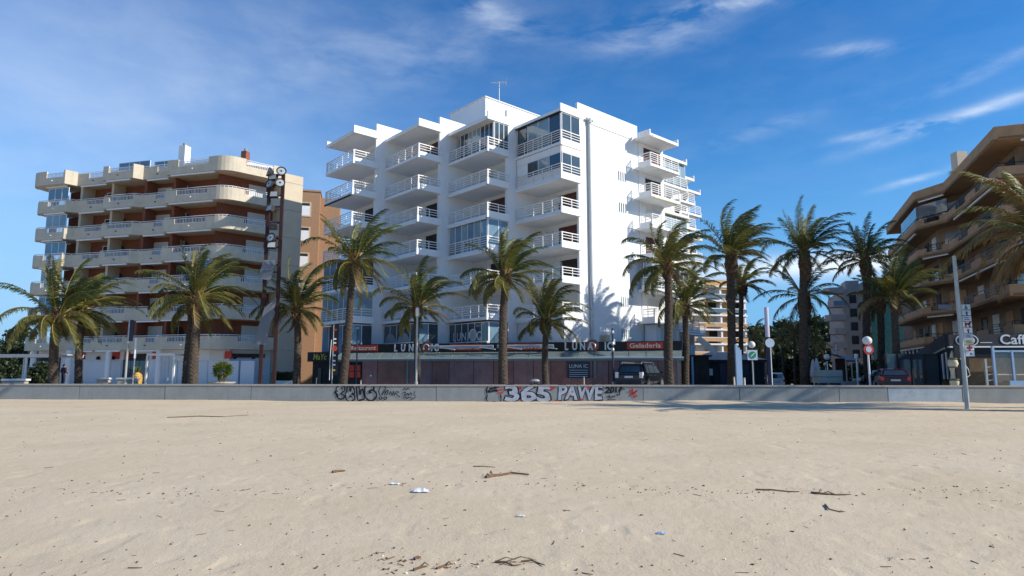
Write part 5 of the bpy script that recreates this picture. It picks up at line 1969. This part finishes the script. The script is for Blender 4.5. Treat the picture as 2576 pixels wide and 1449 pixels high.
ac = thing('air_conditioner', 'small beige air conditioning unit on the restaurant roof by the right sign letters', 'air conditioner', (wx(1521, 48.2, 3.4), 48.2, 3.245), RA)
MB().box(-.38, .38, -.18, .18, 0, .62).build('casing', M_beige2, ac)
for i in range(7):
    MB().box(-.30, .12, -.20, -.182, .06+i*.075, .09+i*.075).build('grille_bar', M_brownc, ac)

# ------------------------------------------------------------------ pavilion, trailer, parasols, street awning
YP = 57.0
pv = thing('pavilion', 'dark terrace pavilion under a grey hipped tent roof right of the restaurant', 'pavilion', (wx(1838, YP, 1), YP, ground(YP)), R(-3))
w = (wx(1926, YP, 1)-wx(1752, YP, 1))/2
ze, za = wz(905, YP)-ground(YP), wz(884, YP)-ground(YP)
MB().add([(-w, -.5, ze), (w, -.5, ze), (w, 4, ze), (-w, 4, ze), (-w*.45, 1.7, za), (w*.45, 1.7, za)], [(0, 1, 5, 4), (1, 2, 5), (2, 3, 4, 5), (3, 0, 4), (3, 2, 1, 0)]).build('tent_roof', M_greyc, pv)
MB().box(-w+.02, w-.02, -.45, -.40, ze-.22, ze-.003).build('valance', M_charc, pv)
for x in (-w+.1, -w*.75, -.1, w*.62, w-.15):
    MB().box(x-.05, x+.05, -.40, -.32, 0, ze-.01).build('post', M_green, pv)
for i in range(9):
    a, b = -w+.15+i*(2*w-.3)/9, -w+.15+(i+1)*(2*w-.3)/9
    MB().box(a+.02, b-.02, .0, .05, 0, ze-.25).build('curtain_panel', M_charc if i % 3 else M_navy, pv)
MB().box(-w*.62, -w*.52, -.06, -.003, 1.05, 1.65).build('white_notice', M_signw, pv)
MB().box(-w+.1, w-.1, 3.6, 3.9, 0, ze-.02).build('back_wall', M_dark, pv)
# low service building linking pavilion and white block
sv = thing('kiosk', 'low dark kiosk corner between the white block and the tent roof', 'kiosk', (wx(1735, 55, 1), 55, ground(55)), R(-10))
MB().box(-.5, 1.6, 0, 3, 0, 2.6).build('wall', M_dark, sv)
MB().box(-.7, 1.8, -.4, 3.2, 2.603, 2.75).build('roof', M_charc, sv)
MB().tube([(.2, -.3, 0), (.2, -.3, 3.6)], .09, 8).build('pale_post', M_blue, sv)
MB().obox((.7, -.3, 4.2), (2.2, -.3, 2.9), .08, .5).build('sloping_awning', M_canvas, sv)

tr = thing('trailer', 'pale grey-green market trailer with a dark waist line behind the wall', 'trailer', (wx(2088, 47, .8), 47, 0), R(-6))
w = (wx(2119, 47, 1)-wx(2060, 47, 1))/2
M_trail = mat('grey_green_panel', (.30, .34, .31), .5, .08, 2)
ht = wz(931, 47)
MB().box(-w, w, 0, 2, .30, .72).build('lower_body', M_trail, tr)
MB().box(-w, w, 0, 2, .76, ht).build('upper_body', M_trail, tr)
MB().box(-w+.02, w-.02, .02, 1.98, .721, .759).build('waist_line', M_dark, tr)
for x in (-w*.5, w*.5):
    wl = MB().lathe([(.02, -.09), (.28, -.09), (.30, -.05), (.30, .05), (.28, .09), (.02, .09)], n=16).build('wheel', M_tyre, tr, (x, .12, .30))
    wl.rotation_euler = (R(90), 0, 0)
MB().box(w, w+.8, .9, 1.1, .32, .42).build('tow_bar', M_steel, tr)
for i, (px, Y, py) in enumerate(((2048, 48, 904), (2057, 48.6, 901))):
    o, h = pole('parasol', ('closed pale parasol left of the trailer, its shade painted in grey', 'closed cream parasol right beside the trailer, its sunlight painted in cream')[i], 'parasol', px, Y, py, .04, M_wmetal, 'closed parasols by the trailer')
    b = MB()
    b.lathe([(.05, h), (.14, h-.3), (.22, h-.8), (.25, h-1.25), (.20, h-1.3), (.08, h-1.2)], n=9)
    b.build('folded_canopy', M_canvas if i else M_greyc, o)  # sun and shade painted as a pale and a grey canvas
    MB().box(-.3, .3, -.3, .3, 0, .10).build('base', M_conc, o)
aw = thing('terrace_awning', 'blue-grey sloping terrace awning right of the globe lamps', 'awning', (wx(2128, 56, 2), 56, ground(56)), R(-5))
w = (wx(2152, 56, 2)-wx(2106, 56, 2))/2
zt_ = wz(892, 56)-ground(56)
MB().add([(-w, -.2, zt_), (w, -.2, zt_-.35), (w, 2, zt_-.35), (-w, 2, zt_+.1), (-w*.3, -.5, zt_-.42), (w, -.5, zt_-.5)], [(0, 4, 5, 1), (0, 1, 2, 3)]).build('canvas', M_blue, aw)
MB().box(-w*.3, w, -.52, -.48, zt_-.62, zt_-.5).build('valance', M_navy, aw)
for x in (-w*.28, w*.3, w-.05):
    MB().box(x-.04, x+.04, -.5, -.42, 0, zt_-.45).build('post', M_steel, aw)
MB().box(-w*.2, w*.9, 1.9, 2.0, 0, zt_-.3).build('dark_wall', M_brown, aw)
MB().box(-w, w*.9, -.6, -.55, 0, .55).build('low_screen', M_greyc, aw)

# ------------------------------------------------------------------ vehicles


def loft(mb, st, mi=0):
    """st: list of (x, [(y, z)...]) half sections from bottom to top, mirrored"""
    rings = []
    for x, pts in st:
        rings.append([(x, -y, z) for y, z in pts] + [(x, y, z) for y, z in reversed(pts)])
    n = len(rings[0])
    vs = [v for r in rings for v in r]
    fs = []
    for i in range(len(rings)-1):
        for k in range(n):
            fs.append((i*n+k, (i+1)*n+k, (i+1)*n+(k+1) % n, i*n+(k+1) % n))
    fs.append(tuple(range(n)))
    fs.append(tuple((len(rings)-1)*n+k for k in reversed(range(n))))
    return mb.add(vs, fs, mi)


def car(name, label, cat, px, Y, heading, L, W, H, paint, belt, kind):
    """heading: azimuth the car points to; body lofted from sections, +x forward"""
    o = thing(name, label, cat, (wx(px, Y, .8), Y, ground(Y)), R(90-heading))
    l, w = L/2, W/2
    b = MB()
    sill = .30 if kind != 'suv' else .38
    sec = lambda k, zt, zb=None: [(w*k*.90, (zb or sill)), (w*k, (zb or sill)+.16), (w*k, belt-.14), (w*k*.965, zt-.03), (w*k*.90, zt)]
    loft(b, [(-l, sec(.90, belt-.10, sill+.10)), (-l+.06, sec(.97, belt-.02)), (-l+.35, sec(1, belt)), (-l*.3, sec(1, belt)), (l*.38, sec(1, belt)), (l*.6, sec(.985, belt-.06)), (l-.25, sec(.95, belt-.16)), (l-.04, sec(.86, belt-.28, sill+.06))])
    bd = b.build('body', paint, o, smooth=False)
    r0 = -l+(.10 if kind != 'van' else .03)
    cs = [(r0, .93, .90, belt+.02), (r0+(.32 if kind != 'van' else .06), .92, .76, H-.07), (r0+.7, .93, .78, H), (.25*l, .93, .76, H-.04), (.35*l, .92, .75, H-.07), (l*.62, .90, .84, belt+.01)]
    c = MB()
    loft(c, [(x, [(w*kb, belt-.02), (w*(kb*.5+kt*.5)+.01, (belt+zr)/2), (w*kt, zr-.05 if zr > belt+.1 else zr-.005), (w*kt*.9, zr)]) for x, kb, kt, zr in cs])
    c.build('cabin', paint, o)

    def side_pt(x, f, s):
        xs = [q[0] for q in cs]
        kb, kt, zr = (np.interp(x, xs, [q[i] for q in cs]) for i in (1, 2, 3))
        z = belt+(zr-belt)*f
        y = w*(kb+(kt-kb)*f)+.018
        return (x, s*y, z)
    for s in (-1, 1):
        for xa, xb, xta, xtb in ((r0+.32, -l*.42, r0+.50, -l*.42), (-l*.39, .02*l, -l*.39, .02*l), (.05*l, .52*l, .05*l, .34*l)):
            p = MB().add([side_pt(xa, .08, s), side_pt(xb, .08, s), side_pt(xtb, .84, s), side_pt(xta, .84, s)], [(0, 1, 2, 3)])
            p.build('side_window', M_glass, o)
        MB().obox((l*.46, s*(w+.02), belt+.06), (l*.46, s*(w+.18), belt+.10), .10, .13).build('wing_mirror', paint, o)
        for xd in (-l*.05, -l*.42):
            MB().box(xd-.02, xd+.12, s*(w+.012)-.012, s*(w+.012)+.012, belt-.13, belt-.10).build('door_handle', M_chrome if kind == 'suv' else paint, o)
        # lamps
        MB().box(-l-.012, -l+.20, min(s*w*.74, s*w*.965), max(s*w*.74, s*w*.965), belt-.26, belt-.02 if kind != 'suv' else belt+.10).build('tail_light', M_tail if kind != 'suv' else M_clearl, o)
        MB().box(-l-.016, -l+.05, min(s*w*.60, s*w*.85), max(s*w*.60, s*w*.85), sill+.13, sill+.22).build('reflector', M_tail, o)
        MB().box(l-.30, l-.03, min(s*w*.55, s*w*.86), max(s*w*.55, s*w*.86), belt-.34, belt-.20).build('headlight', M_clearl, o)
        for xw in (-l*.60, l*.60):
            rw = .37 if kind == 'suv' else .31
            t = MB().lathe([(rw*.6, -.10), (rw*.95, -.11), (rw, -.07), (rw, .07), (rw*.95, .11), (rw*.6, .10)], n=20)
            wo = t.build('wheel', M_tyre, o, (xw, s*(w-.10), rw))
            wo.rotation_euler = (R(90), 0, 0)
            rm = MB().lathe([(.04, -.115), (rw*.62, -.105), (rw*.62, .105), (.04, .115)], n=14)
            for q in range(5):
                a = q*1.2566
                rm.obox((.05*math.cos(a), .05*math.sin(a), s*-.12), (rw*.6*math.cos(a), rw*.6*math.sin(a), s*-.115), .06, .02)
            rm.build('rim', M_rim, wo)
    # rear screen, windscreen, plate, bumper, roof rails
    za_, zb_ = belt+.10, H-.14
    xa_ = lambda z: np.interp(z, [belt+.02, H-.07], [r0, cs[1][0]])-.014
    MB().add([(xa_(za_), -w*.76, za_), (xa_(zb_), -w*.62, zb_), (xa_(zb_), w*.62, zb_), (xa_(za_), w*.76, za_)], [(0, 1, 2, 3)]).build('rear_window', M_glass, o)
    xf = lambda z: np.interp(z, [belt+.01, H-.07], [l*.62, .35*l])+.014
    MB().add([(xf(za_), -w*.76, za_), (xf(zb_), -w*.66, zb_), (xf(zb_), w*.66, zb_), (xf(za_), w*.76, za_)], [(3, 2, 1, 0)]).build('windscreen', M_glass, o)
    MB().box(-l-.03, -l-.004, -.27, .27, belt-.30 if kind != 'suv' else belt-.26, belt-.18 if kind != 'suv' else belt-.14).build('number_plate', M_plate, o)
    MB().box(-l-.06, -l+.10, -w*.90, w*.90, sill+.02, sill+.25).build('bumper', paint if kind != 'suv' else M_charc, o)
    MB().box(l-.12, l+.03, -w*.85, w*.85, sill+.02, sill+.24).build('bumper', paint if kind != 'suv' else M_charc, o)
    if kind == 'suv':
        for s in (-1, 1):
            MB().tube([(cs[1][0]+.12, s*w*.70, H-.07), (cs[1][0]+.3, s*w*.70, H+.05), (.15*l, s*w*.69, H+.05), (.30*l, s*w*.69, H-.05)], .035, 7).build('roof_rail', M_chrome, o)
        MB().box(cs[1][0]-.16, cs[1][0]+.1, -w*.62, w*.62, H-.08, H-.03).build('tailgate_spoiler', paint, o)
    return o


car('parked_car', 'black off-road car with silver roof rails parked by the purple restaurant screens', 'car', 1613, 42.3, 31, 4.6, 1.86, 1.68, M_paintk, 1.02, 'suv')
car('parked_car', 'dark red hatchback seen from behind with bright red tail lights near the cafe', 'car', 2240, 42.6, 23, 4.0, 1.72, 1.36, M_paintr, .84, 'car')
car('parked_car', 'black car behind the dark red hatchback beside the dark bush', 'car', 2308, 47.5, 30, 4.1, 1.72, 1.40, M_paintk, .88, 'car')
car('parked_van', 'small white van seen from behind in the side street beside the lilac topped post', 'van', 1948, 70, 18, 4.0, 1.72, 1.62, M_paintw, .95, 'van')
car('parked_van', 'white van roof showing above the dark red hatchback', 'van', 2262, 54, 20, 4.6, 1.9, 2.0, M_paintw, 1.2, 'van')
car('parked_car', 'dark car nose beside the white capped lamp post', 'car', 2222, 49.5, 277, 4.0, 1.7, 1.35, M_paintk, .85, 'car')

# ------------------------------------------------------------------ people


def person(label, px, Y, rz, H, arm_bend=.5):
    s = H/1.75
    o = thing('person', label, 'person', (wx(px, Y, 1), Y, ground(Y)), rz)
    J = {'pel': (0, 0, .95), 'sp': (0, .01, 1.15), 'ch': (0, 0, 1.36), 'nk': (0, .0, 1.50), 'hd': (0, -.02, 1.60), 'ht': (0, -.02, 1.70)}
    R_ = {'pel': (.15, .11), 'sp': (.145, .105), 'ch': (.165, .11), 'nk': (.06, .06), 'hd': (.078, .09), 'ht': (.06, .07)}
    E = [('pel', 'sp'), ('sp', 'ch'), ('ch', 'nk'), ('nk', 'hd'), ('hd', 'ht')]
    for sd, t in ((-1, 'l'), (1, 'r')):
        J.update({t+'sh': (sd*.19, .0, 1.42), t+'el': (sd*.26, .03, 1.15), t+'wr': (sd*(.24-.10*arm_bend), -.10-.16*arm_bend, .93+.14*arm_bend), t+'hn': (sd*(.23-.12*arm_bend), -.15-.20*arm_bend, .86+.16*arm_bend),
                  t+'hp': (sd*.09, 0, .90), t+'kn': (sd*.105, -.02, .50), t+'an': (sd*.11, .02, .10), t+'to': (sd*.13, -.14, .04)})
        R_.update({t+'sh': (.075, .075), t+'el': (.055, .055), t+'wr': (.035, .04), t+'hn': (.035, .025), t+'hp': (.10, .105), t+'kn': (.068, .07), t+'an': (.05, .055), t+'to': (.045, .035)})
        E += [('ch', t+'sh'), (t+'sh', t+'el'), (t+'el', t+'wr'), (t+'wr', t+'hn'), ('pel', t+'hp'), (t+'hp', t+'kn'), (t+'kn', t+'an'), (t+'an', t+'to')]
        # five finger stubs rooted in the palm
        hx, hy, hz_ = J[t+'hn']
        for q in range(5):
            nm = t+'f%d' % q
            J[nm] = (hx+sd*(-.03+.015*q), hy-.05-.012*(2-abs(q-2)), hz_-.045+.01*(q == 0))
            R_[nm] = (.009, .009)
            E.append((t+'hn', nm))
    names = list(J)
    me = bpy.data.meshes.new('body')
    me.from_pydata([tuple(c*s for c in J[n]) for n in names], [(names.index(a), names.index(b)) for a, b in E], [])
    ob = bpy.data.objects.new('body', me)
    COL.objects.link(ob)
    md = ob.modifiers.new('skin', 'SKIN')
    sv_ = me.skin_vertices[0].data
    for i, n in enumerate(names):
        sv_[i].radius = (R_[n][0]*s, R_[n][1]*s)
        sv_[i].use_root = n == 'pel'
    sb_ = ob.modifiers.new('sub', 'SUBSURF')
    sb_.levels = sb_.render_levels = 2
    dg = bpy.context.evaluated_depsgraph_get()
    m2 = bpy.data.meshes.new_from_object(ob.evaluated_get(dg))
    bpy.data.objects.remove(ob)
    m2.name = 'body'
    m2.materials.clear()
    for m in (M_skin, M_jacket, M_trous, M_tyre):
        m2.materials.append(m)
    for p in m2.polygons:
        c = p.center/s
        hand = (c - Vector(J['lhn'])).length < .13 or (c - Vector(J['rhn'])).length < .13
        p.material_index = 3 if c.z < .10 else 0 if (c.z > 1.50 or hand) else 2 if (c.z < .93 and abs(c.x) < .19) else 1
        p.use_smooth = True
    body = bpy.data.objects.new('body', m2)
    COL.objects.link(body)
    body.parent = o
    hr = MB().lathe([(.075*s, -.03*s), (.098*s, .03*s), (.092*s, .09*s), (.06*s, .135*s), (.01*s, .15*s)], (0, .012*s, 1.585*s), 14)
    hr.build('hair', M_hair, o, smooth=True)
    fc = MB()
    for sd in (-1, 1):
        fc.lathe([(.002, -.008), (.009, 0), (.002, .008)], (sd*.03*s, -.108*s, 1.63*s), 6)
        fc.box(sd*.085*s-.012, sd*.085*s+.012, -.02*s, .02*s, 1.58*s, 1.64*s)
    fc.box(-.011*s, .011*s, -.128*s, -.098*s, 1.585*s, 1.62*s)
    fc.build('face_features', M_skin, o)
    return o


person('person in dark jacket and trousers standing with back turned beside the stout palm', 160, 48.5, R(160), 1.74, .7)
person('person in dark clothes half hidden between the dark red hatchback and white van', 2276, 46.5, R(200), 1.72, .3)

# ------------------------------------------------------------------ things lying on the sand


def on_sand(px, py):
    z = -.55
    for _ in range(6):
        Y = y_for(py, z)
        x = wx(px, Y, z)
        z = float(sand_z(np.array([x]), np.array([Y]))[0])
    return x, Y, z


def twig(label, pts, r, forks=()):
    P = [on_sand(*p) for p in pts]
    c = P[0]
    o = thing('driftwood_twig', label, 'twig', c, 0, 'driftwood twigs on the sand')
    rel_ = [(p[0]-c[0], p[1]-c[1], p[2]-c[2]+r*.6+.01*(i % 2)) for i, p in enumerate(P)]
    n = len(rel_)
    MB().tube(rel_, [r*(1-.6*i/(n-1)) for i in range(n)], 6).build('stem', M_wood, o)
    for i, dx, dy, dz in forks:
        q = rel_[i]
        MB().tube([q, (q[0]+dx*.5, q[1]+dy*.5, q[2]+dz+.015), (q[0]+dx, q[1]+dy, q[2]+dz*.3)], [r*.6, r*.45, r*.2], 5).build('side_shoot', M_wood, o)


twig('short thick dark twig left of the crumpled white litter', [(836, 1190), (850, 1188), (868, 1186)], .028)
twig('knotty brown root with a long thin tail right of the litter', [(1222, 1203), (1238, 1200), (1262, 1197), (1285, 1193), (1330, 1196)], .030, ((0, .06, .05, .04), (1, -.05, .1, .05)))
twig('thin long twig above the knotty brown root', [(1190, 1174), (1215, 1175), (1245, 1176)], .012)
twig('forked pale twig at the bottom centre of the photo', [(1245, 1415), (1270, 1418), (1290, 1424), (1310, 1425)], .012, ((1, .30, .02, .03), (0, .2, .05, .02)))
twig('long bowed twig right of the forked pale twig', [(1310, 1414), (1335, 1413), (1352, 1417), (1370, 1426)], .011)
twig('dark broken stick near the bottom edge left of centre', [(1040, 1436), (1056, 1432), (1075, 1426)], .016, ((1, .08, .04, .02),))
twig('reddish broken stick near the bottom edge right of the dark one', [(1098, 1432), (1120, 1426), (1137, 1420)], .014, ((1, .07, -.03, .02),))
twig('small brown bark flake above the dark broken stick', [(1042, 1409), (1050, 1407), (1058, 1405)], .020)
twig('thin very long cane lying at the left below the sea wall', [(420, 1051), (500, 1048), (560, 1049), (625, 1045)], .022)
twig('thin crooked twig on the right in mid sand', [(1900, 1233), (1940, 1235), (1985, 1238), (2010, 1240)], .016)
twig('brown twig cluster on the right in the dark wrack line', [(2040, 1241), (2060, 1244), (2100, 1246), (2140, 1247)], .018, ((1, .1, .12, .03), (2, -.15, .08, .02)))
twig('curved dark twig low on the right', [(2075, 1270), (2085, 1284), (2110, 1288), (2125, 1290)], .012)
for i, (px, py, s, lb_) in enumerate(((1058, 1237, .13, 'crumpled whitish plastic scrap lying in mid sand left of centre'), (993, 1218, .08, 'small white scrap above the crumpled plastic'), (1310, 1514*.85833, .05, 'tiny white shell in the foreground sand'), (1663, 1343, .05, 'tiny bluish scrap in the foreground right of centre'))):
    x, y, z = on_sand(px, py)
    g = random.Random(i+3)
    V, Fs = [], []
    n = 7
    for a in range(n):
        for b_ in range(n):
            V.append(((a/(n-1)-.5)*2*s + g.uniform(-.2, .2)*s*.6, (b_/(n-1)-.5)*s*1.3+g.uniform(-.2, .2)*s*.6, max(.004, g.uniform(-.05, .42)*s*(1-((a-3)/3.4)**2)*(1-((b_-3)/3.4)**2)+.01)))
    for a in range(n-1):
        for b_ in range(n-1):
            Fs.append((a*n+b_, (a+1)*n+b_, (a+1)*n+b_+1, a*n+b_+1))
    tag(MB().add(V, Fs).build('litter_scrap', M_litter if i != 3 else M_blue, None, (x, y, z)), lb_, 'litter')
# small dark bits of weed, bark and shell scattered over the beach, too many to count
g = np.random.default_rng(11)
db = MB()
for i in range(720):
    if i < 420:
        py = 1036 + 420*g.random()**1.05
        px = -40 + 2660*g.random()
    elif i < 620:
        px = -40+2660*g.random()
        py = 1236+8*math.sin(px*.004)+g.normal(0, 6)
    else:
        px = 960+200*g.random() if g.random() < .4 else 2575*g.random()
        py = 1428+g.normal(0, 14)
    Y = y_for(py, -.55)
    if not 4 < Y < 34:
        continue
    x = wx(px, Y, -.55)
    z = float(sand_z(np.array([x]), np.array([Y]))[0])
    ln = (abs(g.normal(0, .007))+.007)*(1+Y*.05)
    wd = ln*g.uniform(.3, .8)
    if g.random() < .16:
        ln *= g.uniform(2, 6)
        wd *= .5
    a = g.uniform(0, 6.28)
    dx, dy = math.cos(a)*ln/2, math.sin(a)*ln/2
    db.obox((x-dx, Y-dy, z+.003), (x+dx, Y+dy, z+.003+g.uniform(0, .012)), wd, wd*.7, int(g.random() < .10) if ln < .03 else 0)
tag(db.build('beach_debris', [M_wood, M_cream]), kind='stuff')
